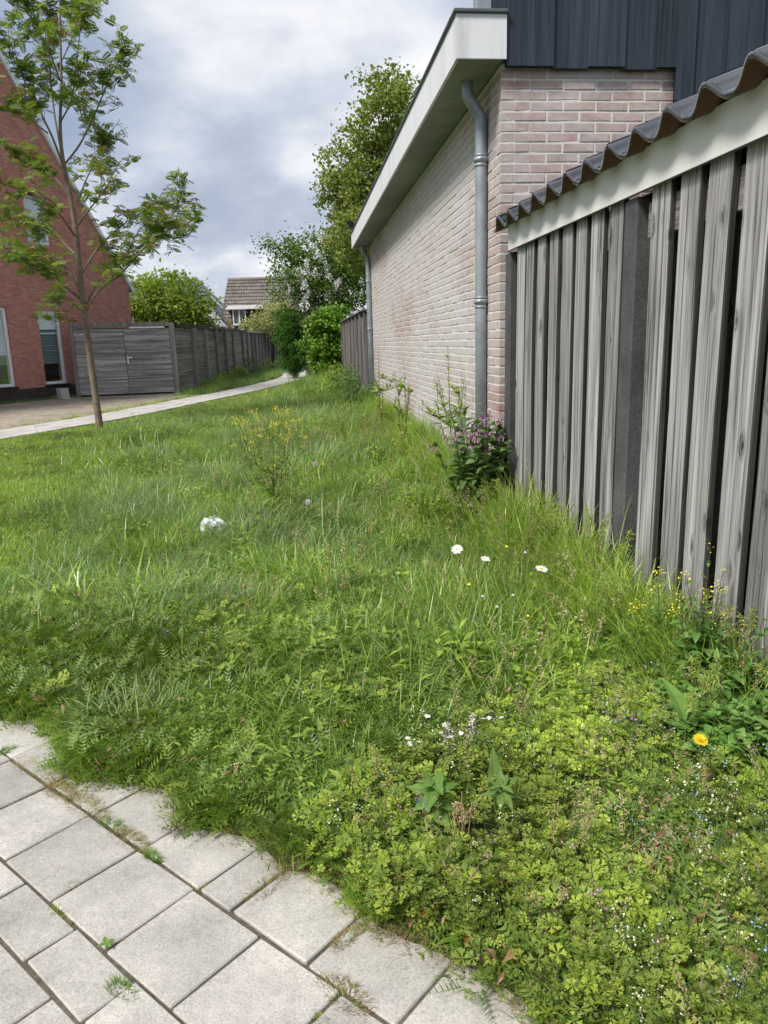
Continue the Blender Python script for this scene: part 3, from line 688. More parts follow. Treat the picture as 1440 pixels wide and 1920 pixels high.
# lean-to roof of glazed pantiles over the fence line
TP, RT = 0.2505, math.radians(21); XE, ZE = 1.30, 1.985
roof = thing('pantile_roof', 'lean-to roof of glossy black pantiles with cream fascia above the fence', 'roof', (XE, 5.06, ZE))
def pantile_mesh(u0=0.0, u1=1.0):
    G = Geo(); n = 20; L = 0.40; th = 0.016; u = np.linspace(0, 1, n+1)
    yv = u*(TP+0.012)
    u = u0+(u1-u0)*np.linspace(0, 1, n+1); yv = u*(TP+0.012)
    zz = 0.034*np.cos(2*np.pi*(u*1.05-0.02)) + 0.004*np.cos(4*np.pi*u)
    V = []
    for (x, dz) in ((0.0, 0.0), (0.012, 0.004), (L*0.5, 0.004), (L, 0.004)):
        V.append(np.c_[np.full(n+1, x), -yv, zz+dz])
    for (x, dz) in ((L, 0.004), (0.0, 0.0)):
        V.append(np.c_[np.full(n+1, x), -yv, zz+dz-th])
    m = n+1; top = [[r*m+i, r*m+i+1, (r+1)*m+i+1, (r+1)*m+i] for r in range(3) for i in range(n)]
    bot = [[4*m+i, 4*m+i+1, 5*m+i+1, 5*m+i] for i in range(n)]; front = [[5*m+i, 5*m+i+1, i+1, i] for i in range(n)]
    side = [[0, m, 2*m, 3*m, 4*m, 5*m], [n, m+n, 2*m+n, 3*m+n, 4*m+n, 5*m+n]]
    Vv = np.concatenate(V); G.add(Vv, top, 0); G.P.append((np.array(front), 0, np.zeros(n))); G.P.append((np.array(bot), 1, np.zeros(n))); G.P.append((np.array(side), 0, np.zeros(2)))
    return G.mesh('roof_tile', [MAT['rtop'], MAT['rback']], True)
ptm = pantile_mesh(); pth = pantile_mesh(0.40, 1.0)
for r in range(4):
    for c in range(-1, 16):
        o = link('roof_tile', pth if c < 0 else ptm, roof)
        o.location = (r*0.345*math.cos(RT), -0.119-c*TP+random.gauss(0, 0.0015), -0.013+r*0.345*math.sin(RT)+r*0.012+random.gauss(0, 0.001)); o.rotation_euler = (0, -RT+math.radians(1.6), random.gauss(0, 0.006))
G = Geo(); cbox(G, 1.386-XE, 1.404-XE, 1.05-5.06, 5.005-5.06, 1.808-ZE, 1.966-ZE, 0.002); G.obj('fascia_board', MAT['fascia'], roof)
G = Geo(); cbox(G, 1.384-XE, 1.386-XE, 1.06-5.06, 5.005-5.06, 1.802-ZE, 1.8075-ZE, 0.0005); G.obj('drip_strip', MAT['black'], roof)
G = Geo(); M4 = np.eye(4); M4[:3, :3] = rotm(0, RT); M4[:3, 3] = (0.12, 0, -0.085)
cbox(G, 0.0, 1.5, -4.02, -0.02, -0.02, 0.0, 0.002, M=M4); G.obj('roof_deck', MAT['rback'], roof)
G = Geo(); cbox(G, 0.112, 0.15, -4.0, -0.06, -0.075, -0.022, 0.004); G.obj('eaves_batten', MAT['rback'], roof)
# dark shed wall behind the fence, seen through the gaps
shed2 = thing('dark_shed', 'dark navy boarded shed wall glimpsed through the fence gaps', 'shed', (2.05, 3.2, 0))
for k in range(13):
    G = Geo(); cbox(G, 0, 0.02, -2.1, 1.85, 0.0, 0.150, 0.004); o = G.obj('wall_board', MAT['navyh'], shed2); o.location = (0.0, 0, 0.02+k*0.155)
G = Geo(); G.add(boxv(0.021, 0.05, -2.1, 1.85, 0, 2.05), BOXF); G.obj('wall_core', MAT['black'], shed2)
G = Geo(); cbox(G, -0.04, -0.003, -0.78, -0.05, 0.05, 1.28, 0.004); G.obj('door', MAT['red'], shed2)
G = Geo(); cbox(G, -0.04, -0.003, 1.0, 1.28, 0.05, 1.45, 0.004); G.obj('door', MAT['red'], shed2)

# ------------------------------------------------------------------ red brick house on the left
HA = math.radians(64); HP = gp(64, 751)
house = thing('brick_house', 'red brick house gable with tall white windows at the left edge', 'building', HP)
house.rotation_euler = (0, 0, HA)             # local x along the wall, local y into the house, z up
S1, SL = 4.35, -6.0
def clip(poly, a, b, c):                      # keep a*x + b*z <= c
    out = []
    for p, q in zip(poly, poly[1:]+poly[:1]):
        fp, fq = a*p[0]+b*p[1]-c, a*q[0]+b*q[1]-c
        if fp <= 0: out.append(p)
        if fp*fq < 0: t = fp/(fp-fq); out.append((p[0]+t*(q[0]-p[0]), p[1]+t*(q[1]-p[1])))
    return out
RS = math.tan(math.radians(51.7)); ridge_s = -3.2
def gz(s): return 3.13+(S1-s)*RS
wins = [(-1.36, -0.51, 0.40, 2.37), (0.50, 1.31, 0.38, 2.33), (0.50, 1.29, 4.02, 5.22), (-3.6, -2.75, 0.4, 2.35), (-3.2, -2.3, 4.0, 5.2)]
sc = sorted(set([SL, S1]+[w[0] for w in wins]+[w[1] for w in wins])); zc = sorted(set([0.33, 14.0]+[w[2] for w in wins]+[w[3] for w in wins]))
g = Geo()
for s0, s1 in zip(sc[:-1], sc[1:]):
    for z0, z1 in zip(zc[:-1], zc[1:]):
        if any(w[0]-1e-6 <= s0 and s1 <= w[1]+1e-6 and w[2]-1e-6 <= z0 and z1 <= w[3]+1e-6 for w in wins): continue
        P = clip([(s0, z0), (s1, z0), (s1, z1), (s0, z1)], RS, 1.0, 3.13+S1*RS)
        if len(P) >= 3: P = clip(P, -RS, 1.0, gz(ridge_s)-RS*ridge_s)
        if len(P) >= 3: g.add([(p[0], 0, p[1]) for p in P], [list(range(len(P)))])
for w in wins:                                # reveals
    a, b, c, d = w; y = 0.13
    g.add([(a, 0, c), (a, y, c), (a, y, d), (a, 0, d)], [[0, 1, 2, 3]]); g.add([(b, 0, c), (b, y, c), (b, y, d), (b, 0, d)], [[0, 1, 2, 3]]); g.add([(a, 0, d), (a, y, d), (b, y, d), (b, 0, d)], [[0, 1, 2, 3]])
g.add([(S1, 0, 0.33), (S1, 9, 0.33), (S1, 9, 3.13), (S1, 0, 3.13)], [[0, 1, 2, 3]])
g.obj('wall', MAT['house_brick'], house)
g = Geo(); g.add(boxv(SL, S1, 0.004, 0.3, -0.1, 0.33), BOXF); g.obj('plinth', MAT['plinth_brick'], house)
g = Geo(); zr = gz(ridge_s)
def slab(G, s0, z0, s1, z1, y0, y1, t):
    d = np.array([s1-s0, z1-z0]); d /= np.linalg.norm(d); nn = np.array([-d[1], d[0]])
    if nn[1] < 0: nn = -nn
    P = [(s0, z0), (s1, z1), (s1+nn[0]*t, z1+nn[1]*t), (s0+nn[0]*t, z0+nn[1]*t)]
    G.add([(p[0], y0, p[1]) for p in P]+[(p[0], y1, p[1]) for p in P], BOXF)
slab(g, S1+0.12, 3.13-0.12*RS, ridge_s, zr, 0.02, 9, 0.16); slab(g, ridge_s, zr, 2*ridge_s-S1, 3.13, 0.02, 9, 0.16); g.obj('roof', MAT['roofgrey'], house)
g = Geo(); slab(g, S1+0.14, 3.15-0.14*RS, ridge_s, zr+0.02, -0.06, 0.018, 0.10); g.obj('verge_trim', MAT['gutter'], house)
for wi, (a, b, c, d) in enumerate(wins):
    W = Geo(); fw = 0.075
    cbox(W, a+.004, b-.004, 0.05, 0.115, c+.004, c+fw, 0.004); cbox(W, a+.004, b-.004, 0.05, 0.115, d-fw, d-.004, 0.004)
    cbox(W, a+.004, a+fw*0.55, 0.051, 0.114, c+fw+.001, d-fw-.001, 0.004); cbox(W, b-fw*1.25, b-.004, 0.051, 0.114, c+fw+.001, d-fw-.001, 0.004)
    wo = W.obj('window', MAT['white'], house)
    W = Geo(); W.add(boxv(a+0.03, b-0.06, 0.080, 0.086, c+0.05, d-0.05), BOXF); W.obj('pane', MAT['glass'], wo)
    W = Geo(); W.add(boxv(a-0.3, b+0.3, 0.55, 0.57, c-0.2, d+0.2), BOXF); W.obj('room_backdrop', MAT['room'], wo)
    if d < 3:
        W = Geo(); zl = c+(d-c)*0.30; z = d-0.06
        while z > zl:
            W.add([(a+0.05, 0.135, z-0.034), (b-0.10, 0.135, z-0.034), (b-0.10, 0.160, z), (a+0.05, 0.160, z)], [[0, 1, 2, 3]]); z -= 0.042
        W.add(boxv(a+0.05, b-0.10, 0.14, 0.16, zl-0.035, zl-0.005), BOXF); W.obj('blind', MAT['blind'], wo)
        W = Geo(); cbox(W, a-0.04, b+0.04, -0.045, 0.048, c-0.055, c-0.004, 0.004); W.obj('window_sill', MAT['black'], wo)
    else:
        W = Geo(); xs_ = np.linspace(a+0.04, b-0.06, 24); zz_ = 0.16+0.02*np.sin(np.arange(24)*1.7)
        W.add(np.vstack([np.c_[xs_, zz_, np.full(24, c+.03)], np.c_[xs_, zz_, np.full(24, d-.03)]]), [[i, i+1, 25+i, 24+i] for i in range(23)]); W.obj('curtain', MAT['curtain'], wo)
# two spare concrete slabs leaning on the plinth
for k, (dx, lab) in enumerate(((0.0, 'front concrete slab leaning on the brick house plinth beside the shed'), (-0.10, 'rear concrete slab leaning behind another on the brick house plinth'))):
    G = Geo(); cbox(G, -0.12, 0.12, 0, 0.05, 0.0, 0.31, 0.006)
    p = gp(124, 749) + np.array([dx*0.9, -0.02+0.06*k, 0.004]); o = G.obj('paving_slab', MAT['slab'], loc=p); o.rotation_euler = (math.radians(-16), math.radians(2), HA-math.radians(28)); tag(o, lab, 'slab', 'slabs leaning on the house')

# ------------------------------------------------------------------ timber shed and side fence
A0 = np.array([-6.16, 21.62]); A1 = np.array([-3.46, 22.0]); SH = 1.93
sang = math.atan2(*(A1-A0)[::-1]); SLn = float(np.linalg.norm(A1-A0))
shed = thing('timber_shed', 'grey weatherboarded shed with double door beside the red house', 'shed', (*A0, 0)); shed.rotation_euler = (0, 0, sang)
zs = np.linspace(0.05, 1.80, 12); sm = 1.385
for i in range(11):
    for (a, b) in ((0.10, sm-0.006), (sm+0.006, SLn-0.13)):
        G = Geo(); h = zs[i+1]-zs[i]; V = boxv(0, b-a, -0.022, 0.0, 0.0, h+0.012); V[[0, 1], 1] -= 0.012; V[[4, 5], 1] += 0.012
        G.add(V, BOXF); o = G.obj('board', MAT['board'], shed); o.location = (a, 0.0, zs[i]); o.rotation_euler = (0, random.gauss(0, 0.002), 0)
G = Geo(); cbox(G, 0.0, 0.095, -0.045, 0.03, 0.0, 1.86, 0.006); G.obj('door_post', MAT['postwood'], shed)
G = Geo(); cbox(G, SLn-0.125, SLn+0.02, -0.05, 0.05, 0.0, 1.95, 0.006); G.obj('corner_post', MAT['postwood'], shed)
G = Geo(); cbox(G, -0.02, SLn-0.128, -0.055, 0.02, 1.862, 1.975, 0.006); G.obj('top_board', MAT['postwood'], shed)
G = Geo(); cbox(G, 1.55, SLn-0.25, -0.05, 0.0, 1.815, 1.852, 0.003); G.obj('door_track', MAT['white'], shed)
G = Geo(); cbox(G, sm+0.03, sm+0.075, -0.055, -0.04, 0.86, 1.06, 0.004); cbox(G, sm+0.04, sm+0.17, -0.09, -0.056, 1.01, 1.045, 0.006); G.obj('door_handle', MAT['white'], shed)
G = Geo(); G.add(boxv(0.0, SLn-0.01, 0.035, 0.06, 0.0, 1.83), BOXF); G.obj('inner_lining', MAT['black'], shed)
FA = math.radians(84.6)
sfence = thing('board_fence', 'long dark board fence with pale posts running back from the shed', 'fence', (*A1, 0)); sfence.rotation_euler = (0, 0, FA-math.pi/2)   # local y along
bays = [0.12, 2.05, 3.85, 5.6, 7.3, 8.9, 11.1, 12.4]
for a, b in zip(bays[:-1], bays[1:]):
    for i in range(10):
        G = Geo(); cbox(G, 0, 0.022, a+0.02, b-0.02, 0, 0.172, 0.003); o = G.obj('board', MAT['boardY'], sfence); o.location = (-0.02+random.gauss(0, .003), 0, 0.03+i*0.177)
for k, b in enumerate(bays[1:]):
    G = Geo(); t = 1.84 if k not in (2, 3) else 1.93; cbox(G, 0, 0.09, -0.10, 0.10, 0, t, 0.006); o = G.obj('fence_post', MAT['postwood'], sfence); o.location = (0.004, b, 0); o.rotation_euler = (random.gauss(0, 0.008), 0, 0)
G = Geo(); cbox(G, -0.03, 0.05, 0.1, 12.3, 1.835, 1.93, 0.003); G.obj('black_capping', MAT['black'], sfence)
for k in range(11):
    y0 = 12.55+k*1.1; G = Geo(); cbox(G, -0.01, 0.03, 0, 1.08, 0, 1.84, 0.003); o = G.obj('panel_board', MAT['boardZ'], sfence); o.location = (-0.03, y0, 0)
    G = Geo(); cbox(G, 0, 0.07, -0.06, 0.06, 0, 1.82, 0.005); o = G.obj('fence_post', MAT['boardZ'], sfence); o.location = (0.002, y0, 0)
G = Geo(); ny = 180; yv = np.linspace(12.5, 24.8, ny); zv = 1.86+0.02*np.sin(np.arange(ny)*1.5)
G.add(np.vstack([np.c_[np.full(ny, 0.12), yv, zv], np.c_[np.full(ny, -0.5), yv, zv+0.10]]), [[i, i+1, ny+i+1, ny+i] for i in range(ny-1)]); G.obj('corrugated_capping', MAT['lead'], sfence)
# plank fence past the garage
pf = thing('plank_fence', 'narrow grey plank fence beyond the far end of the garage', 'fence', (1.30, 14.6, 0))
for k in range(29):
    G = Geo(); cbox(G, 0, 0.02, 0, 0.27, 0, 1.83, 0.003); o = G.obj('plank', MAT['boardZ'], pf); o.location = (random.gauss(0, .004), 0.05+k*0.285, 0)
for k in range(8):
    G = Geo(); cbox(G, -0.05, -0.002, -0.045, 0.045, 0, 1.84, 0.004); o = G.obj('fence_post', MAT['boardZ'], pf); o.location = (0, 0.12+k*1.14, 0)
G = Geo(); cbox(G, -0.07, 0.04, 0, 8.3, 1.845, 1.88, 0.003); G.obj('capping', MAT['boardZ'], pf)

# ------------------------------------------------------------------ far houses
def tiled_slope(G, P0, U, W, nu, nw, mat=0):
    """P0 lower corner, U along the eaves, W up the slope: overlapping rows of wavy tiles"""
    U = np.asarray(U, float); W = np.asarray(W, float); N = np.cross(U, W); N /= np.linalg.norm(N); N = N if N[2] > 0 else -N
    m = nu*4+1; u = np.linspace(0, 1, m); wav = 0.035*np.abs(np.sin(np.arange(m)*math.pi/4))
    for r in range(nw):
        a, b = r/nw, (r+1.05)/nw
        V = np.vstack([P0+U*u[:, None]+W*a+N*(0.07+wav)[:, None], P0+U*u[:, None]+W*b+N*(wav+0.005)[:, None]])
        Vf = np.vstack([P0+U*u[:, None]+W*a+N*(wav-0.02)[:, None], P0+U*u[:, None]+W*a+N*(0.07+wav)[:, None]])
        tt = np.repeat(rng.random(nu), 4)
        F = [[i, i+1, m+i+1, m+i] for i in range(m-1)]
        G.add(V, F, mat, tt); G.add(Vf, F, mat, tt)
YH = 56.0
fh = thing('far_house', 'far house with brown tiled roof and white framed dormer window', 'building', at(475, 640, YH)*np.array([1, 1, 0]))
o0 = np.array(fh.location)
def rel(px, py, Y): return at(px, py, Y)-o0
ev = rel(409, 618, YH); tp = rel(427, 526, YH+3.4); er = rel(640, 612, YH); tr = rel(640, 520, YH+3.4)
G = Geo(); tiled_slope(G, ev, er-ev, tp-ev, 44, 14); tag(G.obj('roof', MAT['roofbrown'], fh), kind='stuff')
G = Geo(); tube(G, [tp+[0, 0, 0.06], tr+[0, 0, 0.06]], 0.14, 8); G.obj('ridge', MAT['roofbrown'], fh, True)
G = Geo(); G.add(boxv(ev[0]+0.15, er[0]-0.1, 0.2, 6.5, 0, ev[2]), BOXF); G.obj('wall', MAT['house_brick'], fh)
G = Geo(); G.add([ev, tp, [tp[0]+0.3, 7.2, ev[2]]], [[0, 1, 2]]); G.obj('gable_wall', MAT['house_brick'], fh)
d0 = rel(433, 578, YH-0.2); d1 = rel(490, 608, YH-0.2)
dorm = G = Geo(); cbox(G, d0[0], d1[0], -0.35, 2.4, d1[2], d0[2]-0.12, 0.02); do = G.obj('dormer', MAT['black'], fh)
G = Geo(); cbox(G, d0[0]-0.35, d1[0]+0.25, -0.75, 2.6, d0[2]-0.12, d0[2]+0.14, 0.02); G.obj('dormer_roof', MAT['white'], do)
w0 = rel(435, 579, YH-0.6); w1 = rel(462, 606, YH-0.6); mw_ = (w0[0]+w1[0])/2
G = Geo()
for (a, b, c, d) in ((w0[0], w1[0], w0[2]-0.1, w0[2]), (w0[0], w1[0], w1[2]-0.14, w1[2]), (w0[0], w0[0]+0.09, w1[2], w0[2]), (w1[0]-0.09, w1[0], w1[2], w0[2]), (mw_-0.05, mw_+0.05, w1[2], w0[2])): cbox(G, a, b, -0.50-random.random()*0.01, -0.36, c, d, 0.01)
wo = G.obj('window', MAT['white'], fh)
G = Geo(); G.add(boxv(w0[0]+.05, w1[0]-.05, -0.42, -0.40, w1[2]+.02, w0[2]-.05), BOXF); G.obj('pane', MAT['glass'], wo)
for sx in (0, 1):
    a = w0[0]+0.12 if sx == 0 else mw_+0.08
    G = Geo(); G.add(boxv(a, a+0.36, -0.375, -0.37, w0[2]-0.6 if sx else w1[2]+0.1, w0[2]-0.1), BOXF); G.obj('curtain', MAT['curtain'], wo)
gh = thing('grey_house', 'dark grey roofed house half hidden behind the bright green tree', 'building', at(390, 640, 48)*np.array([1, 1, 0])); o0 = np.array(gh.location)
a = rel(418, 582, 48); b = rel(362, 528, 51); c = rel(300, 528, 51); d = rel(300, 600, 47)
G = Geo(); slp = [rel(418, 584, 48), rel(360, 524, 49), rel(240, 524, 52), rel(240, 610, 47)]
tiled_slope(G, rel(418, 600, 46.5), rel(250, 606, 46.5)-rel(418, 600, 46.5), rel(362, 525, 49.5)-rel(418, 600, 46.5)+np.array([0.2, 0, 0]), 22, 12)
tag(G.obj('roof', MAT['roofgrey'], gh), kind='stuff')
G = Geo(); a = rel(421, 580, 46.4); b = rel(364, 524, 49.4); slabn = np.array([0.10, 0, 0.16])
G.add([a, b, b+slabn, a+slabn, a+[0, .3, 0], b+[0, .3, 0], b+slabn+[0, .3, 0], a+slabn+[0, .3, 0]], BOXF); G.obj('verge_trim', MAT['lead'], gh)
G = Geo(); G.add([rel(421, 582, 46.6), rel(364, 527, 49.6), rel(364, 640, 49.6), rel(421, 640, 46.6)], [[0, 1, 2, 3]]); G.obj('wall', MAT['roofgrey'], gh)
G = Geo(); G.add(boxv(-9, 1.0, 0.4, 6, 0, rel(400, 600, 47)[2]), BOXF); G.obj('ground_floor', MAT['house_brick'], gh)
sh3 = thing('garden_outbuilding', 'low garden outbuilding with pale roof edge behind the board fence', 'shed', at(400, 640, 38)*np.array([1, 1, 0])); o0 = np.array(sh3.location)
G = Geo(); slab(G, *rel(380, 575, 38)[[0, 2]], *rel(412, 615, 38)[[0, 2]], -0.4, 3.0, 0.14); G.obj('roof_edge', MAT['gutter'], sh3)
G = Geo(); cbox(G, rel(340, 600, 38)[0], rel(408, 600, 38)[0], 0, 3.0, 0, rel(400, 610, 38)[2]-0.05, 0.02); G.obj('wall', MAT['black'], sh3)
G = Geo(); slab(G, *rel(384, 600, 37.5)[[0, 2]], *rel(418, 622, 37.5)[[0, 2]], -0.4, 2.4, 0.12); G.obj('roof_slope', MAT['roofgrey'], sh3)

# ------------------------------------------------------------------ trees and hedges
def leaf_quads(G, P, size, rnd, mat=0, aspect=0.55, flat=0.35, droop=0.0):
    """diamond leaves with a crease, random facing biased to the sky"""
    n = len(P); nrm = rnd.normal(0, 1, (n, 3)); nrm[:, 2] = np.abs(nrm[:, 2])+flat; nrm /= np.linalg.norm(nrm, axis=1)[:, None]
    a = rnd.normal(0, 1, (n, 3)); a[:, 2] -= droop; a -= nrm*np.sum(a*nrm, 1)[:, None]; a /= np.linalg.norm(a, axis=1)[:, None]; b = np.cross(nrm, a)
    L = size*rnd.uniform(0.6, 1.35, n)[:, None]; W = L*aspect
    tip = P+a*L; l = P+a*L*0.42+b*W*0.5+nrm*L*0.10; r = P+a*L*0.42-b*W*0.5+nrm*L*0.10
    V = np.stack([P, r, tip, l], 1).reshape(-1, 3); F = np.arange(4*n).reshape(n, 4); F3 = np.concatenate([F[:, [0, 1, 2]], F[:, [0, 2, 3]]])
    tt = rnd.random(n); G.add(V, F3, mat, np.r_[tt, tt])
def clumps(rnd, blobs, ncl, per, sig):
    """leaf points: clumps spread over the shells of several ellipsoids"""
    C_ = []; vol = np.array([b[3]*b[4]*b[5] for b in blobs])**0.67; vol /= vol.sum()
    for b, v in zip(blobs, vol):
        k = max(3, int(ncl*v)); d = rnd.normal(0, 1, (k, 3)); d /= np.linalg.norm(d, axis=1)[:, None]
        r = rnd.uniform(0.45, 1.0, k)**0.6*(1+0.12*rnd.normal(0, 1, k)); C_.append(np.array(b[:3])+d*r[:, None]*np.array(b[3:]))
    C_ = np.concatenate(C_); n = rnd.poisson(per, len(C_)); idx = np.repeat(np.arange(len(C_)), n)
    sg = sig*rnd.uniform(0.6, 1.4, len(C_))
    P = C_[idx]+rnd.normal(0, 1, (len(idx), 3))*sg[idx][:, None]*np.array([1, 1, 0.7])
    return C_, P
def leafy(name, label, cat, base, blobs, ncl, per, sig, size, leaf, seed, trunk_r=0.1, limbs=40, flat=0.35, aspect=0.55, group=None, trunks=None, droop=0.0):
    rnd = np.random.default_rng(seed); t = thing(name, label, cat, base, group); base = np.array(base, float)
    C_, P = clumps(rnd, [(b[0]-base[0], b[1]-base[1], b[2]-base[2], *b[3:]) for b in blobs], ncl, per, sig)
    P = P[P[:, 2] > 0.03]
    G = Geo(); leaf_quads(G, P, size, rnd, 0, aspect, flat, droop); G.obj('crown', MAT[leaf], t)
    G = Geo(); top = np.array([0.0, 0, 0]); mid = C_.mean(0)
    tp = spline(np.array([[0, 0, -0.05], mid*np.array([0.3, 0.3, 0.45]), mid*np.array([0.9, 0.9, 1.0]), mid*np.array([1, 1, 1])+[0, 0, 0.35*(C_[:, 2].max()-mid[2])]]), 6)
    tube(G, tp, np.linspace(trunk_r, trunk_r*0.25, len(tp)), 8)
    sel = rnd.permutation(len(C_))[:limbs]
    for i in sel:
        k = rnd.integers(len(tp)//4, len(tp)-1); a = tp[k]; c = C_[i]; m = (a+c)/2+rnd.normal(0, 0.06, 3)+[0, 0, -0.05]
        tube(G, spline(np.array([a, m, c]), 3), np.linspace(trunk_r*0.28, trunk_r*0.05, 6)[:len(spline(np.array([a, m, c]), 3))], 5, cap=False)
    G.obj('trunk', MAT['twig'], t, True)
    return t, C_
T0 = at(700, 640, 21); T0[2] = 0
bl = []
for (px, py, rx, rz) in ((715, 215, 0.75, 1.15), (760, 250, 0.8, 1.2), (680, 310, 1.0, 1.1), (720, 350, 1.3, 1.4), (655, 375, 0.85, 0.85), (650, 420, 0.7, 0.6), (800, 300, 1.2, 1.5), (700, 440, 1.2, 1.2), (640, 350, 0.5, 0.5), (730, 170, 0.45, 0.6)):
    c = at(px, py, 21+random.uniform(-0.6, 0.8)); bl.append((*c, rx, 0.9*rx+0.2, rz))
leafy('maple_tree', 'tall yellow-green tree rising behind the garage roof', 'tree', (2.9, 21.5, 0), bl, 420, 66, 0.15, 0.10, 'treeleaf', 11, 0.16, 120, 0.1, 0.75, droop=0.5)
bl = []
for (px, py, rx, rz) in ((560, 510, 1.15, 0.8), (600, 480, 1.0, 0.9), (640, 470, 1.0, 0.9), (640, 540, 1.2, 1.0), (590, 560, 1.0, 0.9), (545, 560, 0.6, 0.6), (680, 500, 1.2, 1.3), (545, 480, 0.55, 0.4), (670, 440, .7, .6)):
    c = at(px, py, 29+random.uniform(-0.6, 0.8)); bl.append((*c, rx, rx, rz))
bl += [(*at(507, 458, 28.5), 0.25, 0.3, 0.10), (*at(520, 468, 28.5), 0.3, 0.3, 0.14), (*at(540, 452, 28.8), 0.12, 0.2, 0.25)]
lil, lc = leafy('lilac_bush', 'large white flowering lilac beyond the garage', 'shrub', (*at(605, 660, 29.5)[:2], 0), bl, 300, 46, 0.22, 0.125, 'lilacleaf', 12, 0.12, 110, 0.3, 0.62)
rnd = np.random.default_rng(5); lo = np.array(lil.location)
for (px, py, k) in ((597, 485, 3), (606, 490, 2), (575, 503, 4), (580, 515, 3), (613, 503, 2), (588, 517, 2), (596, 523, 3), (615, 518, 2), (620, 525, 2), (630, 541, 4), (617, 560, 4), (568, 530, 4), (572, 543, 4), (565, 525, 3), (576, 555, 2), (573, 568, 3), (575, 579, 2), (567, 582, 2), (585, 462, 2), (604, 451, 3), (600, 447, 2), (545, 547, 2), (532, 518, 2), (530, 507, 1), (677, 533, 2), (560, 516, 2), (592, 470, 2)):
    c = at(px, py, 27.75+random.uniform(-0.2, 0.3))-lo; G = Geo(); n = 46*k
    ax = np.array([random.gauss(0, .3), random.gauss(0, .2), 1.0]); tt = rnd.uniform(0, 1, n); rr = 0.075*(1-tt*0.75)
    P = ax*(tt*0.16*math.sqrt(k))[:, None] + rnd.normal(0, 1, (n, 3))*rr[:, None]*math.sqrt(k)*0.6
    leaf_quads(G, P, 0.045, rnd, 0, 0.9, 0.2); tag(G.obj('flower_cluster', MAT['petal'], lil, loc=c), kind='stuff')
bl = [(*at(px, py, 26), rx, 0.9, rz) for (px, py, rx, rz) in ((618, 603, 0.60, 0.55), (597, 640, 0.50, 0.75), (640, 618, 0.5, 0.65), (620, 655, 0.72, 0.75), (655, 660, 0.42, 0.75), (608, 685, 0.5, 0.4), (590, 606, .3, .3))]
leafy('ivy_mound', 'bright green ivy-covered bush beside the plank fence', 'shrub', (*at(610, 660, 26)[:2], 0), bl, 330, 40, 0.10, 0.105, 'ivyleaf', 13, 0.1, 30, 0.5, 0.85)
bl = [(*at(px, py, 29.0), rx, 0.8, rz) for (px, py, rx, rz) in ((545, 605, 0.42, 0.5), (547, 650, 0.60, 0.85), (552, 675, 0.55, 0.5), (562, 640, 0.45, 0.85), (538, 630, .4, .6))]
leafy('clipped_conifer', 'dark green rounded conifer at the end of the footpath', 'shrub', (*at(552, 660, 29)[:2], 0), bl, 420, 75, 0.085, 0.075, 'hedgeleaf', 14, 0.1, 20, 0.2, 0.4)
bl = [(*at(px, py, 27.5+random.uniform(-.5, .5)), rx, rx, rz) for (px, py, rx, rz) in ((270, 560, 0.75, 0.75), (310, 545, 0.9, 0.65), (345, 560, 0.85, 0.7), (300, 585, 1.0, 0.7), (365, 580, 0.6, 0.5), (255, 590, 0.6, 0.6), (340, 590, .8, .5), (325, 525, .35, .3), (390, 565, .3, .25), (385, 590, .35, .3), (262, 535, .3, .3))]
leafy('cherry_tree', 'bright yellow-green leafy tree standing behind the timber shed', 'tree', (*at(310, 640, 27.5)[:2], 0), bl, 210, 34, 0.20, 0.15, 'brightleaf', 15, 0.09, 70, 0.35, 0.55, droop=0.3)
bl = [(*at(px, py, 40), rx, rx, rz) for (px, py, rx, rz) in ((505, 600, 1.1, 0.9), (525, 590, 0.8, 0.8), (485, 612, 0.9, 0.5), (540, 610, .9, .9))]
leafy('blossoming_bush', 'pale grey-green blossoming bush in front of the far tiled roof', 'shrub', (*at(510, 640, 40)[:2], 0), bl, 170, 34, 0.2, 0.12, 'greyleaf', 16, 0.08, 40, 0.35, 0.6)
for k, (x, y, r, h, lab) in enumerate(((1.05, 16.4, 0.42, 0.85, 'dark green leafy shrub at the foot of the plank fence'), (0.92, 18.6, 0.40, 0.9, 'lighter shrub at the foot of the plank fence, nearer the ivy'), (1.08, 13.6, 0.30, 0.5, 'leafy weed clump at the base of the far downpipe'))):
    leafy('low_shrub', lab, 'shrub', (x, y, 0.02), [(x, y, h*0.45, r, r*1.4, h*0.5), (x-.1, y-.5, h*0.3, r*.8, r, h*.4)], 60, 26, 0.09, 0.07, ('comfrey', 'herb', 'comfrey')[k], 20+k, 0.02, 25, 0.3, 0.45, 'shrubs along the plank fence')
for k, (px, py, Y, r, h) in enumerate(((365, 720, 25, .3, .28), (395, 716, 27, .5, .35), (462, 700, 30.2, .3, .55), (490, 693, 33, .55, .75), (505, 690, 37, .6, .6))):
    c = gp(px, py); x = -3.15+(Y-22)*0.095
    leafy('fence_weed', ['low weed clump against the board fence, nearest the shed', 'wide weed clump midway along the board fence', 'small bushy weed by the board fence', 'tall dark weed before the far board fence', 'last weed clump before the conifer on the board fence'][k], 'weed', (x, Y, 0.0), [(x, Y, h*.45, r, r, h*.5)], 30, 22, 0.08, 0.08, 'herb' if k != 3 else 'comfrey', 40+k, 0.012, 12, 0.3, 0.45, 'weeds along the board fence')

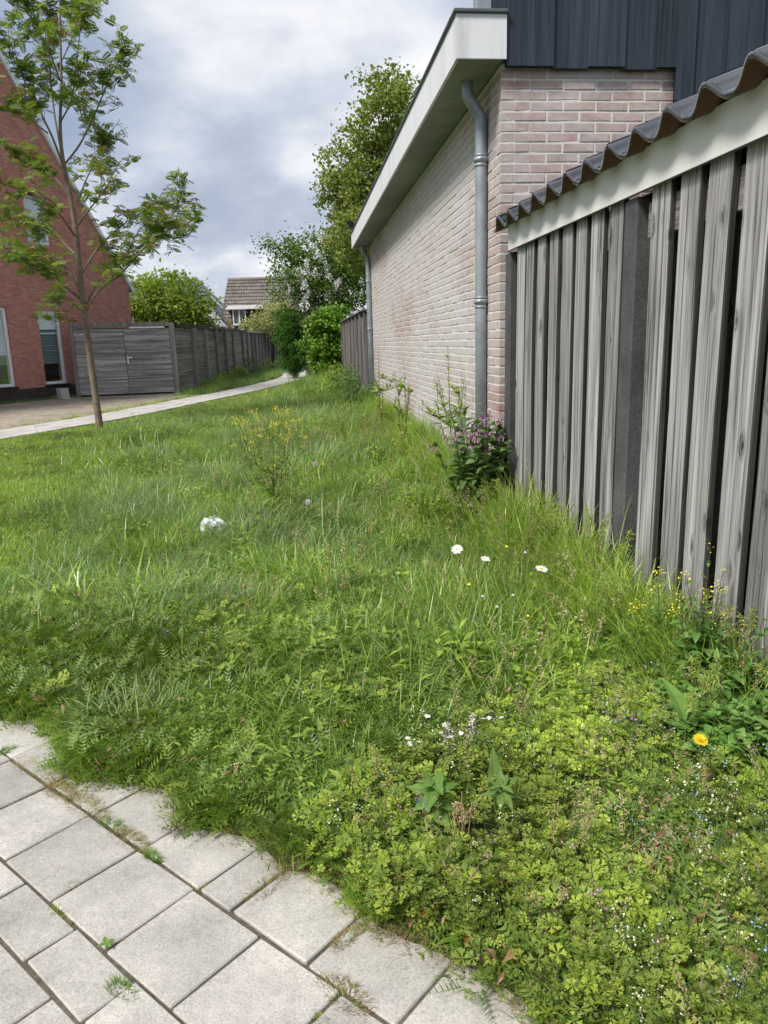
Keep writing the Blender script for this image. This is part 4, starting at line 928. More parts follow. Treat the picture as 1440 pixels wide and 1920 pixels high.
# ------------------------------------------------------------------ rowan tree
YR = 11.73
rb = gp(190, 815); rowan = thing('rowan_tree', 'young rowan tree with feathery leaves and rusty flower heads', 'tree', rb)
rnd = np.random.default_rng(21); rb = np.array(rb)
def rp(px, py, dy=0.0): return at(px, py, YR+dy)-rb
GT = Geo(); GL = Geo(); GF = []
trunk = spline(np.array([rp(190, 822), rp(172, 690), rp(160, 600), rp(150, 520), rp(143, 440), rp(132, 370), rp(118, 300), rp(113, 240), rp(115, 150), rp(113, 60), rp(112, -60), rp(108, -160)]), 5)
tr_ = np.interp(np.linspace(0, 1, len(trunk)), [0, 0.05, 0.3, 0.5, 0.7, 1], [0.058, 0.050, 0.041, 0.032, 0.019, 0.006]); tube(GT, trunk, tr_, 10)
br = [  # pixel polylines with depth offsets (m), start radius
 ([(158, 590, 0), (185, 545, -.1), (225, 515, -.3), (265, 470, -.4), (300, 435, -.5), (330, 390, -.5), (352, 320, -.5)], .020),
 ([(160, 575, 0), (190, 520, .2), (235, 480, .4), (290, 450, .6), (345, 445, .7)], .018),
 ([(150, 560, 0), (120, 535, -.2), (85, 505, -.4), (40, 490, -.6), (-20, 470, -.7)], .018),
 ([(148, 540, 0), (120, 500, .2), (60, 480, .5), (10, 470, .7)], .016),
 ([(150, 520, 0), (180, 470, .3), (220, 430, .4), (262, 400, .5), (300, 385, .5)], .016),
 ([(140, 430, 0), (170, 390, -.3), (200, 350, -.4), (220, 310, -.4)], .015),
 ([(142, 445, 0), (110, 400, -.3), (70, 370, -.5), (20, 350, -.6), (-30, 330, -.7)], .015),
 ([(132, 370, 0), (100, 330, .3), (55, 300, .6), (0, 270, .8)], .014),
 ([(120, 310, 0), (150, 270, .2), (175, 220, .3), (205, 150, .4), (225, 110, .4), (240, 60, .4)], .016),
 ([(122, 320, 0), (95, 250, -.2), (60, 180, -.3), (30, 120, -.4), (0, 50, -.5)], .018),
 ([(116, 290, 0), (100, 200, .3), (92, 100, .4), (88, 10, .4), (80, -60, .4)], .016),
 ([(113, 230, 0), (135, 180, -.2), (150, 60, -.3), (155, 0, -.3)], .012),
 ([(160, 240, .2), (150, 200, .1), (160, 160, .1), (158, 120, .1)], .008),
 ([(90, 250, -.2), (50, 220, -.4), (10, 190, -.5), (-40, 160, -.5)], .010),
 ([(135, 400, 0), (165, 330, .5), (185, 290, .8), (200, 250, .9)], .012),
 ([(145, 480, 0), (100, 440, .5), (50, 420, .9), (0, 400, 1.1)], .013),
 ([(156, 585, 0), (130, 560, -.4), (110, 560, -.6), (100, 572, -.7)], .008),
 ([(112, 150, 0), (90, 90, -.5), (60, 40, -.8), (40, -20, -.9)], .010),
 ([(113, 120, 0), (140, 60, .5), (150, 10, .7), (160, -40, .8)], .010),
 ([(240, 470, -.4), (262, 430, -.8), (285, 410, -1.0)], .008),
 ([(300, 437, -.5), (335, 425, -.7), (362, 415, -.8)], .008),
]
LP = np.array([(0, 0, 0), (0.45, 0.20, 0.02), (1, 0, -0.03), (0.45, -0.20, 0.02)])
def pinnate(G, pos, yaw, pitch, L, tint):
    R = rotm(yaw, pitch, rnd.uniform(-.9, .9)); V = []; F = []; k = 0
    for j in range(6):
        u = 0.22+0.13*j; z = -0.30*u*u
        for s in (-1, 1):
            lf = LP*(L*0.42*(1-0.25*abs(u-0.5))); a = s*math.radians(62-18*u); c, sn = math.cos(a), math.sin(a)
            q = np.c_[lf[:, 0]*c-lf[:, 1]*sn+u*L, lf[:, 0]*sn+lf[:, 1]*c, lf[:, 2]+z*L-0.10*lf[:, 0]]
            V.append(q); F.append([k, k+1, k+2, k+3]); k += 4
    lf = LP*(L*0.36); V.append(np.c_[lf[:, 0]+L*0.92, lf[:, 1], lf[:, 2]-0.27*L]); F.append([k, k+1, k+2, k+3]); k += 4
    V.append(np.array([(0, .003, 0), (0, -.003, 0), (L, -.002, -0.30*L), (L, .002, -0.30*L)])); F.append([k, k+1, k+2, k+3])
    V = np.concatenate(V) @ R.T + pos; G.add(V, F, 0, tint)
for pts, r0 in br:
    P = spline(np.array([rp(*p) for p in pts]), 6); n = len(P); tube(GT, P, np.linspace(r0, 0.004, n), 6)
    seg_ = np.linalg.norm(np.diff(P, axis=0), axis=1).sum(); nt = max(10, int(seg_*19))
    for j in range(nt):
        u = rnd.uniform(0.22, 1.0)**0.8; i = min(int(u*(n-1)), n-2); a = P[i]
        d = P[i+1]-P[i]; d /= np.linalg.norm(d)+1e-9; e = d*0.5+rnd.normal(0, 0.6, 3)+[0, 0, 0.25]; e /= np.linalg.norm(e); tl = rnd.uniform(0.10, 0.42)
        tip = a+e*tl; tube(GT, spline(np.array([a, a+e*tl*0.5+[0, 0, -0.02], tip]), 3), 0.0035, 4, cap=False)
        nl = rnd.integers(5, 8); y0 = rnd.uniform(0, 6.28)
        for q in range(nl):
            w = rnd.uniform(0.35, 1.0); p = a+e*tl*w; pinnate(GL, p, y0+q*2.4+rnd.normal(0, .3), rnd.uniform(-0.5, 0.75), rnd.uniform(0.09, 0.15), rnd.random())
        if rnd.random() < 0.34: GF.append(tip+[0, 0, 0.03])
GT.obj('trunk', MAT['bark'], rowan, True); GL.obj('crown', MAT['rowan'], rowan)
for c in GF:
    G = Geo(); n = 90; r = rnd.uniform(0.06, 0.10); a = rnd.uniform(0, 6.28, n); q = np.sqrt(rnd.random(n))*r
    leaf_quads(G, np.c_[q*np.cos(a), q*np.sin(a), 0.03*(1-(q/r)**2)+rnd.normal(0, .006, n)], 0.018, rnd, 0, 0.9, 0.6); G.obj('flower_head', MAT['rust'], rowan, loc=c)

# ------------------------------------------------------------------ grass and herb cover (uncountable: instanced tufts)
SRC = {}
def source(kind, geo, mats):
    c = SRC.setdefault(kind, bpy.data.collections.new('source_'+kind)); me = geo.mesh(kind, mats); o = bpy.data.objects.new('%s_%02d' % (kind, len(c.objects)), me); c.objects.link(o)
def blades(G, rnd, n, rad, h0, h1, w, bend, mat=0, segs=3, lean=0.25):
    for _ in range(n):
        a = rnd.uniform(0, 6.28); r = rad*math.sqrt(rnd.random()); b = np.array([r*math.cos(a), r*math.sin(a), -0.01]); az = a+rnd.normal(0, 0.9)
        L = rnd.uniform(h0, h1); d = np.array([math.cos(az), math.sin(az), 0]); th = abs(rnd.normal(0, lean))+0.08; curl = bend*rnd.uniform(0.4, 1.5)
        p = b.copy(); side = np.array([-d[1], d[0], 0]); tw = rnd.normal(0, 0.5); V = []
        for s in range(segs+1):
            ww = w*(1-(s/segs)**1.6)*0.5*rnd.uniform(0.85, 1.1); sd = side*math.cos(tw)+d*math.sin(tw)*0.6
            if s < segs: V += [p-sd*ww, p+sd*ww]
            else: V.append(p)
            th2 = th+curl*(s+0.5)/segs; p = p+(d*math.sin(th2)+np.array([0, 0, 1])*math.cos(th2))*(L/segs)
        V = np.array(V); t = rnd.random()*0.35
        if segs > 1: G.add(V, [[2*s, 2*s+1, 2*s+3, 2*s+2] for s in range(segs-1)], mat, t)
        G.P.append((np.array([[2*segs-2, 2*segs-1, 2*segs]])+G.n-len(V), mat, np.array([t])))
def strip_leaf(L, W, segs=4, fold=0.18, droop=0.5, prof=None):
    """lance-shaped leaf along +x, midrib creased"""
    u = np.linspace(0, 1, segs+1); pr = np.sin(np.pi*np.clip(u, 0.0, 1)**0.75)*0.5+0.02*(1-u) if prof is None else np.interp(u, np.linspace(0, 1, len(prof)), prof)
    ang = droop*u; x = np.cumsum(np.r_[0, np.cos(ang[:-1])])*L/segs; z = -np.cumsum(np.r_[0, np.sin(ang[:-1])])*L/segs
    V = np.vstack([np.c_[x, pr*W, z+fold*pr*W], np.c_[x, 0*x, z], np.c_[x, -pr*W, z+fold*pr*W]]); m = segs+1
    F = [[i, i+1, m+i+1, m+i] for i in range(segs)]+[[m+i, m+i+1, 2*m+i+1, 2*m+i] for i in range(segs)]
    return V, np.array(F)
def palm_leaf(R, lobes=5, split=3, gap=0.35):
    """deeply cut cranesbill leaf lying in xy, stalk end at the origin"""
    V = [(0, 0, 0)]; F = []
    for k in range(lobes):
        a = math.radians(-125+250*k/(lobes-1)); w = math.radians(250/(lobes-1))*0.5*(1-gap*0.35); rr = R*(1.0-0.18*abs(k-(lobes-1)/2)/((lobes-1)/2))
        pts = [(0.50*rr, -w*0.50, .0), (0.84*rr, -w*0.92, .05), (0.90*rr, -w*0.52, .05), (0.74*rr, -w*0.34, .04), (0.98*rr, -w*0.22, .03), (0.98*rr, w*0.22, .03), (0.74*rr, w*0.34, .04), (0.90*rr, w*0.52, .05), (0.84*rr, w*0.92, .05), (0.50*rr, w*0.50, .0)]
        b = len(V); V += [(r*math.cos(a+t), r*math.sin(a+t), z*R*2+0.10*r) for r, t, z in pts]
        F += [[0, b, b+3], [b, b+1, b+2], [b, b+2, b+3], [0, b+3, b+6], [b+3, b+4, b+5], [b+3, b+5, b+6], [0, b+6, b+9], [b+6, b+7, b+8], [b+6, b+8, b+9]]
    return np.array(V), np.array(F)
def put(G, VF, pos, yaw, pitch, roll, mat=0, tint=0.0): G.add(VF[0] @ rotm(yaw, pitch, roll).T + np.asarray(pos), VF[1], mat, tint)
rs = np.random.default_rng(99)
for k in range(5):
    G = Geo(); blades(G, rs, 20, 0.055, 0.03, 0.075, 0.0042, 0.9); source('short', G, MAT['lush'])
    G = Geo(); blades(G, rs, 20, 0.075, 0.09, 0.22, 0.0055, 1.5, segs=4, lean=.4); source('mid', G, MAT['grass'])
    G = Geo(); blades(G, rs, 18, 0.085, 0.10, 0.24, 0.0065, 1.3, segs=4, lean=.35); source('lush', G, MAT['lush'])
    G = Geo(); blades(G, rs, 18, 0.075, 0.12, 0.27, 0.0048, 1.8, segs=4, lean=.5); source('blue', G, MAT['bluegrass'])
    G = Geo(); blades(G, rs, 14, 0.07, 0.22, 0.46, 0.0070, 1.1, segs=5, lean=0.2); source('tall', G, MAT['lush'])
    G = Geo(); blades(G, rs, 12, 0.05, 0.05, 0.16, 0.0025, 1.4, segs=3, lean=0.7); source('straw', G, MAT['straw'])
    G = Geo(); blades(G, rs, 26, 0.05, 0.015, 0.05, 0.0022, 1.2, segs=2, lean=0.9); source('thatch', G, MAT['straw'])
    G = Geo()                                            # dark feathery herb rosettes
    for j in range(13):
        L = rs.uniform(0.045, 0.095); m = 8; u = np.linspace(0.12, 1, m); yaw = rs.uniform(0, 6.28); pit = rs.uniform(0.1, 1.05); ro = rs.normal(0, .4); V = []; F = []
        dr = rs.uniform(.25, .7)
        for i, uu in enumerate(u):
            wv = L*0.20*math.sin(math.pi*min(1, uu*0.9+0.12)); z = -dr*L*uu*uu
            for sgn in (-1, 1):
                b = len(V); V += [(uu*L-0.05*L, 0, z), (uu*L+0.035*L, 0, z), (uu*L+0.08*L, sgn*wv, z+0.15*wv)]; F.append([b, b+1, b+2])
        b = len(V); V += [(0, -.0012, 0), (0, .0012, 0), (L, 0, -dr*L)]; F.append([b, b+1, b+2])
        put(G, (np.array(V), np.array(F)), (rs.normal(0, .02), rs.normal(0, .02), rs.uniform(0, .035)), yaw, pit, ro, 0, rs.random()*.4)
    source('yarrow', G, MAT['yarrow'])
    G = Geo()                                            # plain lance leaves (daisy, plantain)
    for j in range(11):
        put(G, strip_leaf(rs.uniform(.035, .085), rs.uniform(.010, .018), 3, .2, rs.uniform(.3, 1)), (rs.normal(0, .015), rs.normal(0, .015), .005), rs.uniform(0, 6.28), rs.uniform(.15, 1.1), 0, 0, rs.random()*.4)
    source('lance', G, MAT['yarrow'])
    G = Geo()                                            # cranesbill
    for j in range(9):
        a = rs.uniform(0, 6.28); r = rs.uniform(.01, .075); h = rs.uniform(.035, .12); p = np.array([r*math.cos(a), r*math.sin(a), h])
        put(G, palm_leaf(rs.uniform(.013, .026)), p, a+rs.normal(0, .6), rs.normal(.15, .35), rs.normal(0, .35), 0, rs.random()*.5)
        tube(G, [(0.2*p[0], .2*p[1], 0), p], 0.0008, 3, 1, cap=False)
    for j in range(5):
        a = rs.uniform(0, 6.28); r = rs.uniform(.01, .06); p = np.array([r*math.cos(a), r*math.sin(a), rs.uniform(.09, .15)]); put(G, palm_leaf(.010, 5), p, a, .4, 0, 0, .6+rs.random()*.3)
    source('geran', G, [MAT['geran'], MAT['stemr']])
    G = Geo()
    for j in range(7):
        a = rs.uniform(0, 6.28); r = rs.uniform(.0, .06); put(G, strip_leaf(rs.uniform(.018, .04), rs.uniform(.006, .014), 2, .4, .9), (r*math.cos(a), r*math.sin(a), rs.uniform(.01, .07)), rs.uniform(0, 6.28), rs.uniform(-.8, .9), rs.normal(0, .6), 0, rs.random()*.5)
    source('brown', G, MAT['deadleaf'])
    G = Geo()                                            # mixed small herbs
    for j in range(16):
        a = rs.uniform(0, 6.28); r = rs.uniform(.0, .08); put(G, strip_leaf(rs.uniform(.02, .045), rs.uniform(.010, .020), 2, .2, .5), (r*math.cos(a), r*math.sin(a), rs.uniform(.01, .10)), rs.uniform(0, 6.28), rs.uniform(-.3, .6), 0, 0, rs.random()*.5)
    source('herb', G, MAT['herb'])
    for nm, m_, sz, hh in (('white', 'cream', .0019, .13), ('bluef', 'paleblue', .0021, .12), ('pinkf', 'pink', .0030, .13), ('yell', 'lemon', .0036, .22)):
        G = Geo()
        for j in range(4):
            a = rs.uniform(0, 6.28); r = rs.uniform(.01, .05); p = np.array([r*math.cos(a), r*math.sin(a), hh*rs.uniform(.75, 1.25)]); tube(G, [(0, 0, 0), p*np.array([.6, .6, .5]), p], .0007, 3, 0, cap=False)
            leaf_quads(G, p+rs.normal(0, .006, (5, 3)), sz*2.0, rs, 1, 0.9, 1.0)
        source(nm, G, [MAT['stemg'], MAT[m_]])
    G = Geo()                                            # flowering grasses
    for j in range(4):
        a = rs.uniform(0, 6.28); L = rs.uniform(.28, .48); d = np.array([math.cos(a), math.sin(a), 0]); P = spline(np.array([[0, 0, 0], d*L*.06+[0, 0, L*.5], d*L*rs.uniform(.15, .35)+[0, 0, L]]), 4); tube(G, P, .0009, 3, 0, cap=False)
        n = 34; tt = rs.uniform(.80, 1.0, n); q = np.array([np.interp(tt, np.linspace(0, 1, len(P)), P[:, i]) for i in range(3)]).T+rs.normal(0, .006, (n, 3)); leaf_quads(G, q, .012, rs, 1, .35, .1)
    source('seed', G, [MAT['stemg'], MAT['seed']])
    G = Geo()                                            # bearded green ears
    for j in range(3):
        a = rs.uniform(0, 6.28); L = rs.uniform(.25, .42); d = np.array([math.cos(a), math.sin(a), 0]); P = spline(np.array([[0, 0, 0], d*L*.05+[0, 0, L*.5], d*L*.25+[0, 0, L]]), 4); tube(G, P, .001, 3, 0, cap=False)
        n = 40; tt = rs.uniform(.82, 1.0, n); q = np.array([np.interp(tt, np.linspace(0, 1, len(P)), P[:, i]) for i in range(3)]).T+rs.normal(0, .002, (n, 3)); leaf_quads(G, q, .024, rs, 1, .14, .8)
    source('ear', G, [MAT['stemg'], MAT['greenear']])
    G = Geo()
    blades(G, rs, 60, 0.03, 0.006, 0.02, 0.0022, 0.8, 0, 2, 0.7); source('moss', G, MAT['moss'])

def scatter(name, kind, pts, scl, label, cat, tilt=0.12, parent=None):
    n = len(pts); me = bpy.data.meshes.new(name); me.vertices.add(n); me.vertices.foreach_set('co', np.asarray(pts, float).ravel())
    rot = np.c_[rng.normal(0, tilt, n), rng.normal(0, tilt, n), rng.uniform(0, 6.283, n)].astype(np.float32)
    a = me.attributes.new('rot', 'FLOAT_VECTOR', 'POINT'); a.data.foreach_set('vector', rot.ravel())
    a = me.attributes.new('scl', 'FLOAT', 'POINT'); a.data.foreach_set('value', np.asarray(scl, np.float32))
    a = me.attributes.new('pick', 'INT', 'POINT'); a.data.foreach_set('value', rng.integers(0, 1000, n).astype(np.int32))
    me.update(); o = bpy.data.objects.new(name, me); COL.objects.link(o); tag(o, label, cat, kind='stuff')
    ng = bpy.data.node_groups.new('scatter_'+name, 'GeometryNodeTree'); ng.interface.new_socket('Geometry', in_out='INPUT', socket_type='NodeSocketGeometry'); ng.interface.new_socket('Geometry', in_out='OUTPUT', socket_type='NodeSocketGeometry')
    N = ng.nodes; gi = N.new('NodeGroupInput'); go = N.new('NodeGroupOutput'); ci = N.new('GeometryNodeCollectionInfo'); ci.inputs['Collection'].default_value = SRC[kind]; ci.inputs['Separate Children'].default_value = True; ci.inputs['Reset Children'].default_value = True
    ip = N.new('GeometryNodeInstanceOnPoints'); ip.inputs['Pick Instance'].default_value = True
    def attr(nm, ty): x = N.new('GeometryNodeInputNamedAttribute'); x.data_type = ty; x.inputs['Name'].default_value = nm; return x.outputs[0]
    e2r = N.new('FunctionNodeEulerToRotation')
    L = ng.links.new; L(gi.outputs[0], ip.inputs['Points']); L(ci.outputs[0], ip.inputs['Instance']); L(attr('pick', 'INT'), ip.inputs['Instance Index']); L(attr('rot', 'FLOAT_VECTOR'), e2r.inputs[0]); L(e2r.outputs[0], ip.inputs['Rotation']); L(attr('scl', 'FLOAT'), ip.inputs['Scale']); L(ip.outputs[0], go.inputs[0])
    md = o.modifiers.new('scatter', 'NODES'); md.node_group = ng
    return o
def inpoly(poly, x, y):
    r = np.zeros(x.shape, bool); n = len(poly); j = n-1
    for i in range(n):
        xi, yi = poly[i][:2]; xj, yj = poly[j][:2]; c = ((yi > y) != (yj > y)) & (x < (xj-xi)*(y-yi)/(yj-yi+1e-12)+xi); r ^= c; j = i
    return r
# band-wise candidates: dense near the camera, sparse and larger far away
def cand(dens):
    out = []
    for (y0, y1, f, sc_) in ((0.75, 2.2, 1.0, 0.95), (2.2, 3.4, 0.75, 1.0), (3.4, 5.5, 0.52, 1.12), (5.5, 9.0, 0.33, 1.35), (9.0, 15.0, 0.17, 1.8), (15.0, 30.0, 0.085, 2.3)):
        x0, x1 = -0.55*y1-1.3, 1.39
        n = int((x1-x0)*(y1-y0)*dens*f); x = rng.uniform(x0, x1, n); y = rng.uniform(y0, y1, n)
        m = x > -0.47*y-1.3; out.append(np.c_[x[m], y[m], np.full(m.sum(), sc_)])
    return np.concatenate(out)
XB = np.array([(0, -1.1), (3, -1.45), (5.0, -2.1), (6.4, -2.4), (9.0, -2.9), (11.7, -3.15), (13.5, -2.6), (15.5, -1.75), (20, -0.7), (27, 0.6), (40, 1.2)])
def wild(x, y): return sstep(-0.35, 0.45, x-np.interp(y, XB[:, 0], XB[:, 1])-0.25+0.5*(fbm(x*1.3, y*0.7)-0.5))        # 0 mown, 1 long
GER = [gp(*p) for p in ((520, 1600), (660, 1530), (800, 1475), (930, 1410), (1060, 1365), (1200, 1350), (1300, 1380), (1440, 1440), (1700, 1520))]+[np.array([1.45, 0.6, 0]), np.array([0.7, 0.4, 0])]
YAR = [gp(*p) for p in ((-200, 1150), (150, 1190), (420, 1200), (640, 1180), (820, 1230), (960, 1340), (900, 1430), (560, 1610), (380, 1570), (120, 1450), (-200, 1400))]
def zone(poly, x, y, w=0.10):
    jx = x+w*(fbm(x*6, y*6)-0.5)*2; jy = y+w*(fbm(x*6+31, y*6+9)-0.5)*2; return inpoly(poly, jx, jy)
def emit(name, kind, c, prob, label, cat, smin=0.8, smax=1.25, mul=None, tilt=0.12, dz=-0.004):
    x, y, s_ = c[:, 0], c[:, 1], c[:, 2]; m = rng.random(len(x)) < prob; x, y, s_ = x[m], y[m], s_[m]; k = rng.uniform(smin, smax, len(x))*s_
    if mul is not None: k = k*mul[m]
    return scatter(name, kind, np.c_[x, y, lawn_h(x, y)+dz], k, label, cat, tilt)
CLEAR = [(*gp(815, 1600)[:2], .075), (*gp(940, 1610)[:2], .07), (*gp(932, 1560)[:2], .05), (*gp(865, 1640)[:2], .05)]
def base(c, margin=0.0):
    x, y = c[:, 0], c[:, 1]; e = d_edge(x, y)+0.06*(fbm(x*14, y*14, 2)-0.5); p = d_path(x, y)
    k = np.ones(len(x))
    for (a_, b_, r_) in CLEAR: k = k*(np.hypot(x-a_, y-b_) > r_)
    return ((e > margin) & (p > 0.03) & (x < 1.40)).astype(float)*k
c = cand(1500); x, y = c[:, 0], c[:, 1]; b = base(c, 0.02); wl = wild(x, y); ge = zone(GER, x, y); ya = zone(YAR, x, y); pt = fbm(x*1.7, y*1.1); pt2 = fbm(x*2.3+40, y*1.6+11); nearf = sstep(0.95, 1.25, x)*(y < 5.2)
emit('mown_grass', 'short', c, b*(1-wl)*0.95*(d_path(x, y) > 0.10), 'short mown grass between the footpath and the long grass', 'grass', 0.7, 1.1, 0.5+0.5*sstep(13, 5, y))
hm = 0.62+0.75*pt2
c2 = cand(1050); x, y = c2[:, 0], c2[:, 1]; b = base(c2, 0.04); wl = wild(x, y); ge = zone(GER, x, y); ya = zone(YAR, x, y); pt = fbm(x*1.7, y*1.1); pt2 = fbm(x*2.3+40, y*1.6+11); edge_low = sstep(0.0, 0.5, d_edge(x, y)); hm = (0.30+1.20*pt2)*(0.55+0.45*edge_low)*(0.62+0.38*sstep(-1.3, 0.4, x))*(0.75+0.25*sstep(16, 7, y))
emit('meadow_grass', 'mid', c2, b*wl*(~ge)*np.where(ya, 0.55, 0.62)*sstep(0.30, 0.55, pt+0.1), 'long dark green meadow grass over the verge', 'grass', 0.75, 1.25, hm)
emit('lush_grass', 'lush', c2, b*wl*(~ge)*np.where(ya, 0.12, 0.55)*sstep(0.62, 0.42, pt), 'bright green long grass patches across the verge', 'grass', 0.7, 1.2, hm)
emit('blue_grass', 'blue', c2, b*wl*(~ge)*(~ya)*(y > 3.0)*0.75*sstep(0.50, 0.62, pt2)*sstep(0.9, 0.2, x), 'bluish arching tufts of meadow grass in the verge', 'grass', 0.8, 1.3, hm)
emit('dry_stalks', 'straw', c2, b*wl*np.where(ge, 0.13, 0.085), 'dry straw stalks among the green grass', 'grass', 0.8, 1.4, hm)
emit('verge_herbs', 'herb', c2, b*wl*np.where(ge, 0.10, np.where(ya, 0.10, 0.26))*sstep(0.40, 0.65, fbm(x*2.6+7, y*2.0)), 'small light green herbs growing through the verge', 'herb', 0.8, 1.3, hm+0.15)
c3 = cand(2300); c3 = c3[c3[:, 1] < 3.6]; x, y = c3[:, 0], c3[:, 1]; b = base(c3, 0.0); ge = zone(GER, x, y); ya = zone(YAR, x, y)
emit('feathery_herbs', 'yarrow', c3, b*(np.where(ya, 0.85, 0.0)+np.where(ge, 0.20, 0.0)+0.12*(~ya & ~ge)), 'dark green feathery herb leaves along the pavement edge', 'herb', 0.8, 1.3)
emit('lance_herbs', 'lance', c3, b*np.where(ya, 0.16, 0.08), 'dark narrow herb leaves low in the verge', 'herb', 0.8, 1.35)
emit('low_grass', 'short', c3, b*np.where(ge, 0.16, np.where(ya, 0.45, 0.4)), 'fine low grass filling the near verge', 'grass', 0.9, 1.6)
emit('brown_litter', 'brown', c3, b*np.where(ge, 0.16, 0.03), 'withered brown leaves under the cranesbill', 'leaf litter', 0.7, 1.3)
fr = (d_edge(x, y) < 0.28)*(x > -0.35)
gp1 = sstep(0.36, 0.56, fbm(x*5.5, y*5.5)); emit('near_weeds', 'mid', c3, b*ge*0.16, 'thin grass growing through the cranesbill', 'grass', 0.30, 0.75); emit('near_herbs', 'herb', c3, b*ge*(0.10+0.25*(1-gp1)), 'small mixed herbs between the cranesbill', 'herb', 0.35, 0.8); emit('near_stalks', 'seed', c3, b*ge*0.020, 'thin seed stalks over the cranesbill', 'grass', 0.35, 0.7)
emit('cranesbill_cover', 'geran', c3, b*np.where(ge, 0.10+0.40*gp1, 0.0)+b*(~ge)*fr*(x > 0.05)*0.16+b*(~ge)*(~fr)*0.008, 'yellow-green cut-leaved cranesbill covering the lower right verge', 'ground cover', 0.45, 1.15)
emit('white_specks', 'white', c3, b*np.where(ge, 0.028, 0.0015), 'tiny white flowers over the cranesbill', 'flowers', 0.8, 1.4)
emit('blue_specks', 'bluef', c3, b*np.where(ge, 0.020, 0.0)*sstep(0.5, 1.0, x), 'tiny pale blue flowers in the lower right corner', 'flowers', 0.8, 1.3)
emit('pink_specks', 'pinkf', c3, b*np.where(ge, 0.004, 0.0016), 'tiny pink flowers in the near verge', 'flowers', 0.8, 1.2)
emit('edge_thatch', 'thatch', c3, (rng.random(len(x)) < 1)*(d_edge(x, y)+0.05*(fbm(x*12, y*12)-.5) > -0.03)*(d_edge(x, y) < 0.09)*0.95+b*ge*0.05, 'dry brown thatch along the pavement edge', 'grass', 0.6, 1.2, dz=0.004)
emit('corner_grass', 'blue', c3, b*np.where(ge, 0.10, 0.0)*sstep(0.3, 1.1, x), 'thin grass blades in the lower right corner', 'grass', 0.5, .9)
nc = 95; cy_ = rng.uniform(2.9, 10.5, nc); cx_ = rng.uniform(-0.40*cy_-0.3, 0.95, nc); kk = rng.integers(5, 12, nc); ii = np.repeat(np.arange(nc), kk); rr_ = rng.uniform(.05, .16, nc)
xv = cx_[ii]+rng.normal(0, 1, len(ii))*rr_[ii]; yv = cy_[ii]+rng.normal(0, 1, len(ii))*rr_[ii]; hv = rng.uniform(.85, 1.55, nc)[ii]; m = (wild(xv, yv) > .4) & (d_edge(xv, yv) > .5) & (xv < 1.3); typ = rng.random(nc)[ii]
for nm, kd, lo_, hi_, lb in (('bluish_tussocks', 'blue', 0, .45, 'bluish grass tussocks standing up in the verge'), ('dark_tussocks', 'mid', .45, .75, 'dark green grass tussocks standing up in the verge'), ('pale_tussocks', 'lush', .75, 1.01, 'pale green grass tussocks standing up in the verge')):
    q_ = m & (typ >= lo_) & (typ < hi_); scatter(nm, kd, np.c_[xv[q_], yv[q_], lawn_h(xv[q_], yv[q_])], hv[q_]*rng.uniform(.8, 1.2, q_.sum()), lb, 'grass', .22)
# tall growth along fence and wall
n = 3400; yv = rng.uniform(1.3, 14.0, n); off = np.abs(rng.normal(0, 0.16, n)); xv = 1.36-off; m = (rng.random(n) < np.where(yv < 5, 0.55, 0.5))
m &= ~((np.abs(yv-4.85) < .42) & (off < .5)); yv, xv = yv[m], xv[m]; pts = np.c_[xv, yv, lawn_h(xv, yv)]
scatter('fence_grass', 'tall', pts, rng.uniform(0.55, 1.15, len(pts))*np.interp(yv, [1.3, 2.4, 3.4, 4.6, 14], [0.70, 1.05, 1.2, 1.3, 1.05])*(1-off[m]*0.8), 'tall grass along the foot of fence and garage wall', 'grass', 0.15)
n = 130; yv = rng.uniform(2.6, 3.4, n); xv = rng.uniform(0.55, 1.2, n); scatter('stiff_grass', 'tall', np.c_[xv, yv, lawn_h(xv, yv)], rng.uniform(0.45, 0.85, n), 'stiff upright grass around the oxeye daisies', 'grass', 0.1)
n = 120; yv = rng.uniform(1.5, 9, n); xv = rng.uniform(-0.6, 1.3, n); m = (d_edge(xv, yv) > 0.6) & (wild(xv, yv) > .5); xv, yv = xv[m], yv[m]; scatter('flowering_grass', 'seed', np.c_[xv, yv, lawn_h(xv, yv)], rng.uniform(.6, 1.05, len(xv)), 'brownish flowering grass stalks in the verge', 'grass', .15)
n = 90; yv = rng.uniform(1.3, 5.4, n); xv = 1.33-np.abs(rng.normal(0, .25, n)); scatter('bearded_grass', 'ear', np.c_[xv, yv, lawn_h(xv, yv)], rng.uniform(.6, 1.1, n), 'green bearded grass ears near the fence', 'grass', .15)
n = 700; yv = rng.uniform(5.5, 30, n); xv = rng.uniform(-6, 1.2, n); m = (d_path(xv, yv) > .3); xv, yv = xv[m], yv[m]; w_ = wild(xv, yv); m = rng.random(len(xv)) < .12+.35*w_; xv, yv = xv[m], yv[m]; scatter('yellow_specks', 'yell', np.c_[xv, yv, lawn_h(xv, yv)], rng.uniform(.7, 1.2, len(xv)), 'small yellow flowers dotted through the far verge', 'flowers', .15)
